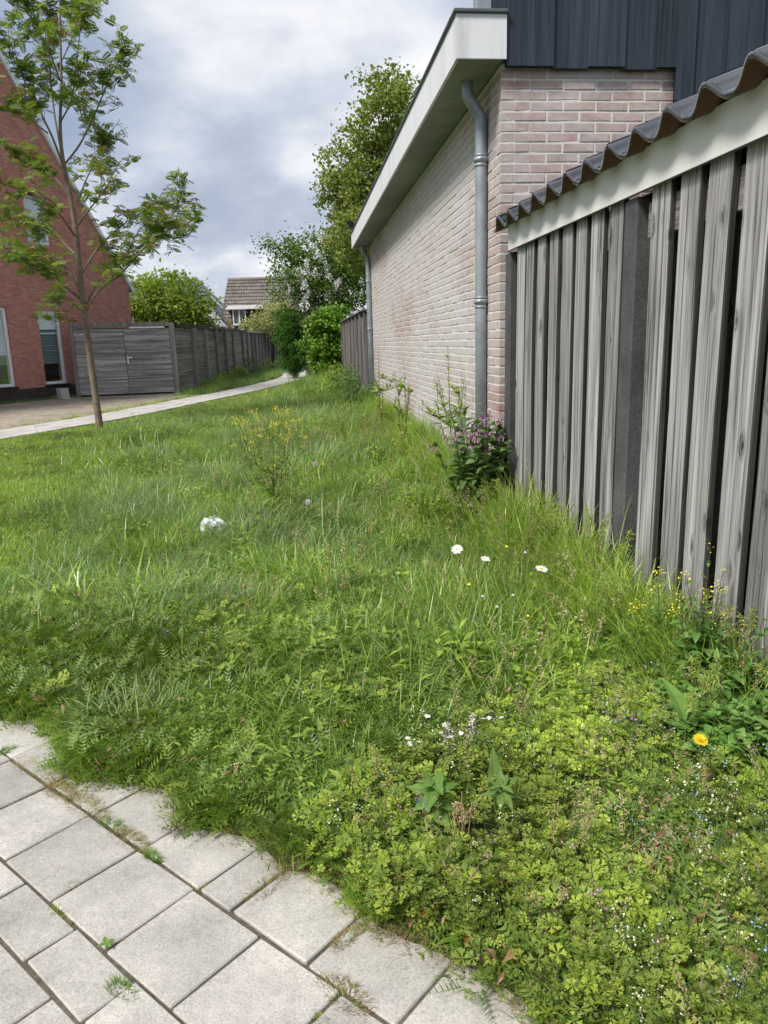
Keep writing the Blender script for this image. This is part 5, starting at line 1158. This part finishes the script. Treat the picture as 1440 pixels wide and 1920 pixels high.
# grass strip at the foot of the board fence and the house
n = 900; yv = rng.uniform(20.8, 44, n); xl = -3.30+(yv-22)*0.095; xr = np.interp(yv, PL[:, 1], PL[:, 0])-0.05; xv = xl+(xr-xl)*rng.random(n); m = xr > xl; xv, yv = xv[m], yv[m]
scatter('fence_foot_grass', 'mid', np.c_[xv, yv, np.zeros(len(xv))], rng.uniform(1.1, 2.0, len(xv)), 'rough grass strip between footpath and board fence', 'grass', .15)
i_ = rng.integers(0, len(PLi), 420); xv = np.array([PLi[i][0] for i in i_])-np.abs(rng.normal(0, .16, 420)); yv = np.array([PLi[i][1] for i in i_])+rng.normal(0, .1, 420); m = rng.random(420) < sstep(11, 19, yv); xv, yv = xv[m], yv[m]
scatter('driveway_weeds', 'short', np.c_[xv, yv, np.zeros(len(xv))], rng.uniform(1.0, 1.9, len(xv)), 'short weeds in the joint between driveway and footpath', 'grass', .15)
n = 160; s_ = rng.uniform(-2, 1.4, n); xv = HP[0]+s_*math.cos(HA)+0.12+np.abs(rng.normal(0, .08, n)); yv = HP[1]+s_*math.sin(HA); scatter('plinth_weeds', 'mid', np.c_[xv, yv, np.zeros(n)], rng.uniform(.4, .9, n), 'low weeds along the dark plinth of the brick house', 'grass', .15)

# ------------------------------------------------------------------ single plants and small things
hr = np.random.default_rng(404)
def gz_(x, y): return float(lawn_h(np.array([x]), np.array([y]))[0])
def bush_weed(name, label, cat, x, y, H, nb, spread, leafm, leafL, leafW, nleaf, fl=None, nfl=0, pods=0, group=None, stem='stemr', basal=0, lean=(0, 0), r0=0.004, hi=0.35):
    t = thing(name, label, cat, (x, y, gz_(x, y))); 
    if group: t['group'] = group
    GS, GLf, GFl = Geo(), Geo(), Geo(); tips = []
    for k in range(nb):
        a = hr.uniform(0, 6.28); q = hr.uniform(0.25, 1.0)*spread; h = H*hr.uniform(0.72, 1.0)*(1-0.25*q/spread) if k else H
        q = q if k else 0.1*spread
        tip = np.array([q*math.cos(a)+lean[0]*h, q*math.sin(a)+lean[1]*h, h]); st = np.array([0, 0, hr.uniform(0, hi)*H if k else 0]); mid = st*.5+tip*.5+np.array([.15*q*math.cos(a), .15*q*math.sin(a), -0.05*h])+hr.normal(0, .012, 3)
        P = spline(np.array([st, mid, tip]), 7); tube(GS, P, np.linspace(r0 if k == 0 else r0*.6, r0*.2, len(P)), 5, cap=False); tips.append((P, a))
        for j in range(nleaf):
            u = hr.uniform(.08, .95); i = min(int(u*(len(P)-1)), len(P)-2); sc_ = (1.15-u*.85) if hi < .5 else (1.0-u*.4); put(GLf, strip_leaf(leafL*sc_*hr.uniform(.7, 1.2), leafW*sc_*hr.uniform(.7, 1.2), 4, .25, hr.uniform(.3, 1.0)), P[i], hr.uniform(0, 6.28), hr.uniform(.0, .9), hr.normal(0, .3), 0, hr.random())
        for j in range(pods):
            u = hr.uniform(.45, .98); i = min(int(u*(len(P)-1)), len(P)-2); d = np.array([hr.normal(0, .4), hr.normal(0, .4), 1.0]); d /= np.linalg.norm(d); tube(GS, [P[i], P[i]+d*hr.uniform(.02, .045)], .0010, 3, cap=False)
        if fl:
            m = max(1, nfl//nb); c0 = P[-1]; leaf_quads(GFl, c0+hr.normal(0, 1, (m*4, 3))*np.array([.011, .011, .008])*max(1, m/4)**.5, .0066, hr, 0, .95, 1.2)
            for j in range(m//2):
                u = hr.uniform(.35, .98); i = min(int(u*(len(P)-1)), len(P)-2); leaf_quads(GFl, P[i]+hr.normal(0, .010, (3, 3)), .0066, hr, 0, .95, 1.2)
    for j in range(basal):
        put(GLf, strip_leaf(leafL*hr.uniform(1.2, 2.0), leafW*hr.uniform(1.2, 2.2), 5, .25, hr.uniform(.4, 1.1)), (hr.normal(0, .03), hr.normal(0, .03), hr.uniform(0, .12)), hr.uniform(0, 6.28), hr.uniform(.2, 1.0), hr.normal(0, .3), 0, hr.random())
    GS.obj('stem', MAT[stem], t); GLf.obj('foliage', MAT[leafm], t)
    if fl: GFl.obj('flowers', MAT[fl], t)
    return t
# mustard in the middle of the verge, mustards before the fence, bare-stemmed weeds before the wall
bush_weed('mustard_plant', 'tall loose mustard plant with yellow flowers in the middle of the verge', 'plant', -0.24, 5.35, 0.86, 30, 0.30, 'herb', .06, .018, 11, 'lemon', 300, 8, stem='stemg', basal=20)
bush_weed('mustard_plant', 'yellow flowering mustard at the far left behind the tall one', 'plant', -0.42, 6.6, 0.62, 12, 0.22, 'herb', .04, .012, 5, 'lemon', 120, 6, stem='stemg', basal=8)
bush_weed('nightshade_weed', 'dark broad-leaved weed mass in the lower right under the fence', 'plant', 1.22, 1.62, 0.30, 20, 0.20, 'mustard', .075, .048, 16, None, 0, 0, basal=50)
p = gp(1345, 1290); bush_weed('mustard_plant', 'leafy mustard with yellow flower tips before the nearest slats', 'plant', 1.24, 2.13, 0.52, 14, 0.17, 'mustard', .085, .036, 16, 'lemon', 36, 4, basal=40, group='mustards before the fence')
bush_weed('mustard_plant', 'smaller mustard with a dense yellow flower head left of the leafy one', 'plant', 1.22, 2.42, 0.36, 6, 0.08, 'mustard', .06, .025, 12, 'lemon', 40, 2, basal=18, group='mustards before the fence', stem='stemg')
bush_weed('mustard_plant', 'dark leafy weed at the right edge of the picture by the fence', 'plant', 1.28, 1.86, 0.42, 18, 0.18, 'mustard', .09, .042, 18, None, 0, 0, basal=30, group='mustards before the fence')
bush_weed('nightshade_weed', 'low dark broad-leaved weed in front of the mustards', 'plant', 1.10, 1.80, 0.28, 20, 0.20, 'mustard', .07, .045, 16, None, 0, 0, basal=50)
for (px, py, Y, H, nb, lab) in ((855, 893, 6.3, 1.15, 13, 'tallest bare-stemmed weed before the brick wall, nearest the downpipe'), (763, 862, 7.6, 1.0, 8, 'upright thin weed before the brick wall, middle of three'), (722, 800, 9.6, 1.05, 10, 'spindly weed before the brick wall, farthest of three')):
    q = at(px, py, Y); bush_weed('wall_weed', lab, 'weed', q[0]-0.03, Y, H, nb, 0.34 if nb > 8 else .17, 'herb', .105, .028, 18, None, 0, 14, 'weeds before the brick wall', 'stemr', 22, r0=.0075, hi=.75)
bush_weed('thistle_weed', 'thin dark weed stem before the concrete post', 'weed', 1.24, 3.02, 0.42, 2, 0.04, 'mustard', .05, .013, 9, None, 0, 0, stem='stemr')
# comfrey at the foot of the downpipe
cf = thing('comfrey_plant', 'bushy dark comfrey with pink bell flowers at the foot of the downpipe', 'plant', (1.17, 5.02, gz_(1.17, 5.02)))
GS, GLf = Geo(), Geo(); bells = []
for k in range(38):
    a = hr.uniform(0, 6.28); q = .34*math.sqrt(hr.random()); h = hr.uniform(.44, .80)*(1-.6*q); tip = np.array([q*math.cos(a)*.85-.03, q*math.sin(a)*1.1, h]); P = spline(np.array([[.25*tip[0], .25*tip[1], 0], tip*np.array([.7, .7, .55]), tip]), 6); tube(GS, P, np.linspace(.005, .002, len(P)), 5, cap=False)
    for j in range(19):
        u = hr.uniform(.15, 1.08); i = min(int(u*(len(P)-1)), len(P)-1); put(GLf, strip_leaf(hr.uniform(.11, .19)*(1.15-.6*u), hr.uniform(.045, .065)*(1.1-.5*u), 5, .2, hr.uniform(.5, 1.4)), P[i], hr.uniform(0, 6.28), hr.uniform(.1, .9), hr.normal(0, .3), 0, hr.random())
    if k < 20: bells.append(tip)
GS.obj('stem', MAT['stemg'], cf); GLf.obj('foliage', MAT['comfrey'], cf)
for tip in bells:
    G = Geo()
    for j in range(11):
        d = hr.normal(0, .022, 3)*np.array([1, 1, .7]); b0 = d+[0, 0, .015]; tube(G, [b0, b0+[hr.normal(0, .002), hr.normal(0, .002), -.013], b0+[0, 0, -.019]], [.0022, .0044, .0036], 6, 0 if j % 4 else 1)
    G.obj('bell_cluster', [MAT['pink'], MAT['mauve']], cf, loc=tip+[-.02, -.03, .0])
# ox-eye daisies
def daisy_head(G, R, n, rnd, cup=.1, pm=0, ym=1):
    for k in range(n):
        a = 2*math.pi*k/n+rnd.normal(0, .05); V, F = strip_leaf(R*.78*rnd.uniform(.92, 1.05), R*.22, 3, .1, rnd.uniform(-.1, .35), [.28, .5, .5, .22]); put(G, (V+[R*.2, 0, 0], F), (0, 0, 0), a, cup+rnd.normal(0, .06), rnd.normal(0, .12), pm)
    for r0, z0, r1, z1 in ((R*.30, .0, R*.24, R*.10), (R*.24, R*.10, R*.02, R*.15)): tube(G, [(0, 0, z0), (0, 0, z1)], [r0, r1], 10, ym)
for k, (px, py, Y, R, tx, ty, lab) in enumerate(((857, 1030, 2.95, .026, -.25, .5, 'oxeye daisy, leftmost of the three large white daisies'), (910, 1048, 2.93, .021, .1, .25, 'oxeye daisy between the two other large white daisies'), (1015, 1067, 2.80, .026, .15, .30, 'oxeye daisy nearest the fence, rightmost of the three large ones'))):
    q = at(px, py, Y); b_ = np.array([q[0]+.05, Y-.03, gz_(q[0], Y)]); t = thing('oxeye_daisy', lab, 'flower', b_, 'oxeye daisies'); tip = q-b_
    G = Geo(); tube(G, spline(np.array([[0, 0, 0], tip*np.array([.3, .3, .55])+[.01, 0, 0], tip]), 7), .0016, 5); G.obj('stem', MAT['stemr'], t)
    G = Geo(); daisy_head(G, R, 20, hr); o = G.obj('flower_head', [MAT['petal'], MAT['yellow']], t, loc=tip); o.rotation_euler = (ty, tx, 0)
# small buds around the ox-eyes
for k, (px, py, Y) in enumerate(sorted(((950, 1027, 3.0), (985, 1038, 2.95), (962, 1118, 2.75), (990, 1157, 2.65), (932, 1140, 2.65), (905, 1120, 2.7), (1060, 1148, 2.6), (880, 1098, 2.75), (1080, 1160, 2.6)))):
    q = at(px, py, Y); b_ = np.array([q[0]+hr.normal(0, .02), Y, gz_(q[0], Y)]); G = Geo(); tip = q-b_; tube(G, spline(np.array([[0, 0, 0], tip*.55+[.006, 0, 0], tip]), 5), .0012, 4); tube(G, [tip, tip+[0, 0, .005], tip+[0, 0, .010]], [.004, .0075, .002], 8, 1)
    tag(G.obj('daisy_bud', [MAT['stemr'], MAT['fluff' if k % 3 else 'lemon']], loc=b_), 'small closed %s flower bud by the oxeye daisies, %s from the left' % ('pale' if k % 3 else 'yellow', (['first', 'second', 'third', 'fourth', 'fifth', 'sixth', 'seventh', 'eighth', 'last'])[k]), 'flower', 'flower buds by the oxeye daisies')
# little lawn daisies
NTH = ['first', 'second', 'third', 'fourth', 'fifth', 'sixth', 'seventh', 'eighth', 'ninth', 'tenth', 'eleventh', 'twelfth', 'thirteenth', 'last']
for k, (px, py) in enumerate(sorted(((765, 1385), (786, 1392), (768, 1395), (834, 1360), (826, 1374), (848, 1383), (864, 1376), (886, 1350), (906, 1348), (917, 1347), (940, 1346), (802, 1344), (845, 1347), (920, 1390)))):
    q = gp(px, py, .16); G = Geo(); tube(G, [(0, 0, -.11), (0.004, 0, -.04), (0, 0, 0)], .0009, 4, 2); daisy_head(G, .0095, 14, hr, .25)
    o = tag(G.obj('lawn_daisy', [MAT['petal'], MAT['yellow'], MAT['stemg']], loc=q), 'tiny white lawn daisy, %s from the left in the cluster above the seed-head grass' % NTH[k], 'flower', 'lawn daisies'); o.rotation_euler = (hr.normal(.1, .25), hr.normal(0, .25), 0)
# dandelion and two dandelion clocks
q = gp(1313, 1388, .27); b_ = np.array([q[0]+.01, q[1]+.02, gz_(q[0], q[1])]); t = thing('dandelion', 'single bright yellow dandelion flower near the right edge', 'flower', b_); G = Geo(); tube(G, spline(np.array([[0, 0, 0], (q-b_)*.5+[.01, 0, 0], q-b_]), 5), .0018, 5); G.obj('stem', MAT['stemg'], t)
G = Geo()
for ring, (R, n, cp) in enumerate(((.018, 22, .25), (.013, 16, .6), (.008, 10, 1.0))):
    for k in range(n): V, F = strip_leaf(R, .0032, 2, .1, .2, [.4, .5, .35]); put(G, (V, F), (0, 0, .001*ring), 2*math.pi*k/n+ring*.2, cp+hr.normal(0, .08), 0, 0)
o = G.obj('flower_head', MAT['yellow'], t, loc=q-b_); o.rotation_euler = (.45, -.1, 0)
for k, (px, py, Y, lab) in enumerate(((591, 870, 5.6, 'upper white dandelion clock beside the tall mustard'), (578, 942, 5.0, 'lower white dandelion clock beside the tall mustard'))):
    q = at(px, py, Y); b_ = np.array([q[0]+.02, Y, gz_(q[0], Y)]); t = thing('dandelion_clock', lab, 'flower', b_, 'dandelion clocks'); G = Geo(); tube(G, spline(np.array([[0, 0, 0], (q-b_)*.5, q-b_]), 5), .0018, 5); G.obj('stem', MAT['stemr'], t)
    G = Geo(); d = hr.normal(0, 1, (150, 3)); d /= np.linalg.norm(d, axis=1)[:, None]; leaf_quads(G, d*.017, .010, hr, 0, .8, 0); G.obj('seed_head', MAT['fluff'], t, loc=q-b_)
# broad-leaved alkanet plants in the foreground
def broad_leaf(L, W, droop, nu=14, nv=8):
    u = np.linspace(0, 1, nu+1); pr = 0.5*np.sin(np.pi*u**0.72)**0.85*(1-0.25*u); a = droop*u; x = np.r_[0, np.cumsum(np.cos(a[:-1]))]*L/nu; z = -np.r_[0, np.cumsum(np.sin(a[:-1]))]*L/nu
    V = []; sw = hr.uniform(0, 6); tw = hr.normal(0, .25)
    for j in range(nv+1):
        v = j/nv*2-1; q = np.abs(v); wv = 0.035*L*np.sin(u*17+sw+2*np.sign(v))*q**3*pr*2
        V.append(np.c_[x, pr*W*v, z+W*pr*(0.42*q-0.25*q*q)+wv+0.006*L*np.cos(np.pi*2*(u*6+q*1.2))*q*(1-q)*2*np.sin(np.pi*u)+tw*u*pr*W*v])
    m = nu+1; F = [[j*m+i, j*m+i+1, (j+1)*m+i+1, (j+1)*m+i] for j in range(nv) for i in range(nu)]
    return np.concatenate(V), np.array(F), m, nv
def rosette(label, px, py, leaves, z=.0, name='alkanet_plant', fl=None):
    q = gp(px, py, z); b_ = np.array([q[0], q[1], gz_(q[0], q[1])]); t = thing(name, label, 'plant', b_); leaves = [(a, b, L*1.0, W*0.95, h+.035, dr) for (a, b, L, W, h, dr) in leaves]
    for (yaw, pit, L, W, h, dr) in leaves:
        G = Geo(); V, F, m_, nv = broad_leaf(L, W, dr); put(G, (V, F), (0, 0, h), math.radians(yaw), pit, hr.normal(0, .15), 0, hr.uniform(0, .6)); Q = G.V[-1]+[0, 0, .0004]; mid = Q[(nv//2)*m_:(nv//2+1)*m_]; tube(G, mid, np.linspace(.0010, .0003, m_), 4, 1, cap=False)
        for i_ in range(2, m_-3, 2):
            for sd_ in (-1, 1): tube(G, [mid[i_]]+[Q[(nv//2+sd_*k_)*m_+i_+(k_+1)//2] for k_ in (1, 2, 3)], .00035, 3, 1, cap=False)
        G.obj('leaf', [MAT['alkanet'], MAT['rib']], t, True)
    G = Geo(); tube(G, [(0, 0, -.01), (.002, 0, max(l[4] for l in leaves))], .0022, 5); G.obj('stem', MAT['stemg'], t)
    if fl:
        G = Geo(); leaf_quads(G, np.array([-.035, 0, .115])+hr.normal(0, .008, (14, 3)), .007, hr, 0, .95, 1); G.obj('flowers', MAT['blue'], t)
    return t
rosette('broad-leaved green plant with tiny blue flowers left of the seed-head grass', 815, 1600, [(150, .15, .075, .036, .10, .4), (250, .0, .072, .040, .115, .9), (285, .25, .05, .034, .125, .7), (20, .25, .075, .042, .10, .5), (60, .6, .07, .04, .10, .4), (110, .7, .065, .034, .10, .3), (-20, .0, .07, .045, .07, .7), (200, .1, .06, .034, .08, .7), (-60, -.1, .06, .045, .05, .5), (325, .3, .06, .03, .11, .6), (175, .5, .05, .028, .12, .5), (90, .35, .055, .03, .08, .6), (225, .35, .045, .024, .13, .6)], fl=True)
rosette('broad-leaved green plant with star of leaves right of the seed-head grass', 940, 1610, [(170, .1, .06, .026, .10, .5), (135, .5, .055, .026, .11, .4), (80, .8, .05, .026, .11, .3), (30, .4, .062, .03, .11, .4), (-20, .1, .05, .026, .10, .6), (-75, .0, .055, .025, .105, .8), (250, .1, .05, .025, .10, .7), (110, .9, .03, .016, .12, .3), (200, .35, .045, .022, .12, .5), (55, .5, .045, .022, .12, .5), (0, .3, .045, .024, .08, .6), (300, .3, .04, .02, .12, .6)])
rosette('single large upright pointed leaf above the star-leaved plant', 932, 1560, [(95, 1.28, .125, .044, .02, .15), (120, 1.1, .085, .030, .0, .4), (60, 1.0, .06, .028, .0, .5)], name='dock_plant')
# clump of old seed-head grass between them
sg = thing('seed_head_grass', 'clump of pale stalks with purplish seed heads between the broad-leaved plants', 'grass', (*gp(865, 1640)[:2], gz_(*gp(865, 1640)[:2])))
GS, GE = Geo(), Geo()
for k in range(15):
    b0 = np.array([hr.normal(0, .012), hr.normal(0, .012), 0]); h = hr.uniform(.10, .19); tip = b0+np.array([hr.normal(0, .018), hr.normal(.01, .015), h]); P = spline(np.array([b0, (b0+tip)/2+hr.normal(0, .003, 3), tip]), 5); tube(GS, P, .0013, 4, cap=False)
    if k % 2 == 0: n = 40; tt = hr.uniform(.78, 1.0, n); leaf_quads(GE, np.array([np.interp(tt, np.linspace(0, 1, len(P)), P[:, i]) for i in range(3)]).T+hr.normal(0, .0022, (n, 3)), .009, hr, 0, .35, .3)
GS.obj('stalks', MAT['straw'], sg); GE.obj('seed_heads', MAT['seed'], sg)
for k, (px, py, h, lab) in enumerate(((840, 1490, .16, 'pinkish plumed grass head left of the pointed leaf'), (885, 1470, .15, 'second plumed grass head close to the pointed leaf'))):
    q = gp(px, py); t = thing('plumed_grass', lab, 'grass', (q[0], q[1], gz_(q[0], q[1]))); G = Geo(); P = spline(np.array([[0, 0, 0], [.005, 0, h*.5], [-.01, 0, h]]), 5); tube(G, P, .001, 4); G.obj('stalk', MAT['straw'], t)
    G = Geo(); n = 120; u = hr.uniform(.45, 1, n); leaf_quads(G, np.c_[hr.normal(0, .016, n)*(1.3-u), hr.normal(0, .016, n)*(1.3-u), u*h], .008, hr, 0, .5, .3); G.obj('plume', MAT['fluff'], t)
# red cranesbill leaves
for k, (px, py, R, lab) in enumerate(((885, 1768, .019, 'large red cranesbill leaf by the pavement edge'), (795, 1712, .011, 'small orange leaf beside the pavement corner'), (805, 1690, .010, 'small red leaf just above the orange one'), (1340, 1832, .020, 'bright orange leaf at the lower right corner'), (1190, 1745, .018, 'yellowish orange leaf deep in the cranesbill'), (1010, 1375, .009, 'tiny red leaf above the cranesbill beside tall grass'), (668, 1308, .010, 'pinkish red leaf in the dark herbs'), (742, 1568, .008, 'tiny red leaf among herbs left of the broad-leaved plant'), (1160, 1575, .011, 'faded red leaf in the middle of the cranesbill'))):
    q = gp(px, py, .06); G = Geo(); V, F = palm_leaf(R); G.add(V, F, 0, .3*k); o = tag(G.obj('red_leaf', MAT['redleaf'], loc=q), lab, 'leaf', 'red leaves in the verge'); o.rotation_euler = (hr.normal(-.1, .3), hr.normal(0, .35), hr.uniform(0, 6))
# dead leaves on the tiles
for k, (px, py, lab) in enumerate(((365, 1482, 'brown dead leaf on the grass edge by the curled tile'), (527, 1602, 'brown dead leaf on the grass edge by the half tile'), (695, 1675, 'pale dead leaf on the grass edge by the wide tile'), (122, 1327, 'reddish dead leaf at the foot of the edge tussock'))):
    G = Geo(); V, F = strip_leaf(.032, .014, 4, .5, .5); G.add(V, F, 0, .2*k); o = tag(G.obj('dead_leaf', MAT['deadleaf'], loc=gp(px, py, .014)), lab, 'leaf', 'dead leaves by the pavement'); o.rotation_euler = (.2, -.1, hr.uniform(0, 6))
# tussock overhanging the pavement
q = gp(265, 1405); ts = thing('grass_tussock', 'broad-bladed grass tussock overhanging the paving tiles', 'grass', (q[0], q[1], 0.0))
for k, (dx, dy) in enumerate(((-.13, .10), (-.06, .05), (.02, .03), (.10, .02), (.17, .0), (-.02, .13), (.07, .10))):
    G = Geo(); blades(G, hr, 90, .07, .12, .25, .0085, 1.25, 0, 5, .55); o = G.obj('blade_clump', MAT['tussock'], ts, loc=(dx, dy, .0)); o.rotation_euler = (0.10, 0, k)
# moss and weeds in the joints
for k, (px, py, r, kind, lab) in enumerate(((118, 1722, .030, 'moss', 'round moss cushion in the joint at the left'), (105, 1705, .016, 'moss', 'tiny moss cushion above the round one at the left'), (227, 1858, .030, 'grassy', 'fresh grass tuft in the joint near the bottom'), (645, 1865, .040, 'dry', 'dry straw tuft in the joint at the bottom'), (360, 1665, .034, 'moss', 'moss cushion at the meeting of four tiles'), (285, 1607, .022, 'grassy', 'small grass tuft in the curved joint'), (210, 1550, .045, 'grassy', 'wide grass tuft in the curved joint'), (160, 1510, .055, 'dry', 'dry straw mat in the curved joint at the left'), (598, 1908, .016, 'moss', 'small moss patch at the bottom beside the dry tuft'), (135, 1660, .014, 'moss', 'small moss patch on a straight joint'), (5, 1410, .03, 'grassy', 'grass tuft at the left picture edge'), (500, 1665, .035, 'dry', 'dry mat beside the half tile'), (60, 1440, .05, 'dry', 'dry mat between the two upper left tiles'), (650, 1760, .022, 'dry', 'thin dry wisp between two edge tiles'), (245, 1575, .040, 'dry', 'dry straw mat in the middle of the curved joint'), (110, 1480, .045, 'dry', 'dry straw mat at the upper end of the curved joint'))):
    q = gp(px, py); G = Geo(); m_ = {'moss': 'moss', 'grassy': 'grass', 'dry': 'straw'}[kind]
    if kind == 'moss': blades(G, hr, 420, r, .006, .016, .003, .7, 0, 2, .8)
    elif kind == 'dry': blades(G, hr, 900, r*.95, .008, .028, .0016, 1.0, 0, 3, .45); blades(G, hr, 60, r*.6, .012, .035, .002, 1.0, 2, 3, .6)
    else: blades(G, hr, 260, r*.7, .010, .030, .0022, 0.8, 0, 3, .3); blades(G, hr, 160, r*.7, .008, .022, .0018, 1.1, 1, 2, .9)
    jw = G.obj('joint_weed', [MAT[m_], MAT['straw'], MAT['grass']], loc=(q[0], q[1], .000)); jw.scale = (1.7, .75, 1.1) if kind != 'moss' else (1.25, .75, 1.0); jw.rotation_euler = (0, 0, math.radians(-45.6 if k in (0, 1, 2, 3, 5, 6, 7, 12, 8, 14, 15) else 44.4))
    tag(jw, lab, 'weed', 'weeds in the paving joints')
pts = []
for _ in range(5200):                                      # moss crumbs along joints
    r_ = rows[hr.integers(len(rows))]; 
    if hr.random() < .6: s_, t_ = hr.uniform(-2.0, 1.2), r_[0]+hr.normal(0, .0025)
    else: j_ = r_[2][hr.integers(len(r_[2]))]; s_, t_ = j_+hr.normal(0, .0025), r_[0]+hr.uniform(0, r_[1])
    c_ = O2+E1*s_+E2*t_
    if d_edge(*c_) < .05 and -1.6 < c_[0] < .9 and .7 < c_[1] < 2.8 and vnoise(c_[0]*7, c_[1]*7) > .45: pts.append((*c_, -.009))
scatter('joint_moss', 'moss', np.array(pts), hr.uniform(.18, .55, len(pts)), 'moss and crumbs filling the paving joints', 'moss')
# small clover sprig in a joint
q = gp(200, 1775); G = Geo()
for k in range(4): put(G, strip_leaf(.020, .012, 3, .2, .3), (0, 0, .008), k*1.7+.3, .25, 0, 0, .2*k)
tag(G.obj('leaf_sprig', MAT['alkanet'], loc=(q[0], q[1], .0)), 'tiny four-leaved green sprig in the joint between large tiles', 'weed')
q = gp(75, 1362); G = Geo()
for k in range(7): put(G, strip_leaf(.028, .010, 3, .2, .4), (0, 0, .006), k*.9, .12, 0, 0, .1*k)
tag(G.obj('pale_rosette', MAT['greyleaf'], loc=(q[0], q[1], .002)), 'pale flat leaf rosette lying on the upper left tile', 'weed')
# fine dry weed skeleton over a tile
q = gp(345, 1570); G = Geo()
for k in range(9):
    a = hr.uniform(1.0, 3.2); L = hr.uniform(.03, .075); tip = np.array([L*math.cos(a), L*math.sin(a)*.6, hr.uniform(.01, .05)]); tube(G, [(0, 0, .004), tip*.5+[0, 0, .006], tip], .0006, 3, 0, cap=False)
    for j in range(5): u = hr.uniform(.4, 1); e = tip*u; d = hr.normal(0, .010, 3); tube(G, [e, e+d], .0005, 3, 0, cap=False); leaf_quads(G, (e+d)[None], .004, hr, 0, .9, .3)
tag(G.obj('dry_weed', MAT['stemr'], loc=q), 'fine dark weed skeleton lying over a tile at the grass edge', 'weed')
# crumpled white plastic in the grass
q = gp(400, 1018, .06); G = Geo(); nu, nv = 18, 12; V = []
for i in range(nu):
    for j in range(nv):
        a = 2*math.pi*i/nu; b = math.pi*(j+.5)/nv; rr = .072*(1+.22*math.sin(3*a+1.3*b)+.12*math.sin(7*a-4*b)+.10*math.sin(5*b+2)); V.append((rr*math.sin(b)*math.cos(a)*1.0, rr*math.sin(b)*math.sin(a)*.75, rr*math.cos(b)*.85))
V = np.array(V)+hr.normal(0, .0045, (len(V), 3)); G.add(V, [[i*nv+j, ((i+1) % nu)*nv+j, ((i+1) % nu)*nv+j+1, i*nv+j+1] for i in range(nu) for j in range(nv-1)])
tag(G.obj('plastic_litter', MAT['paper'], loc=q+[0, 0, .095]), 'crumpled white plastic litter lying in the grass', 'litter')
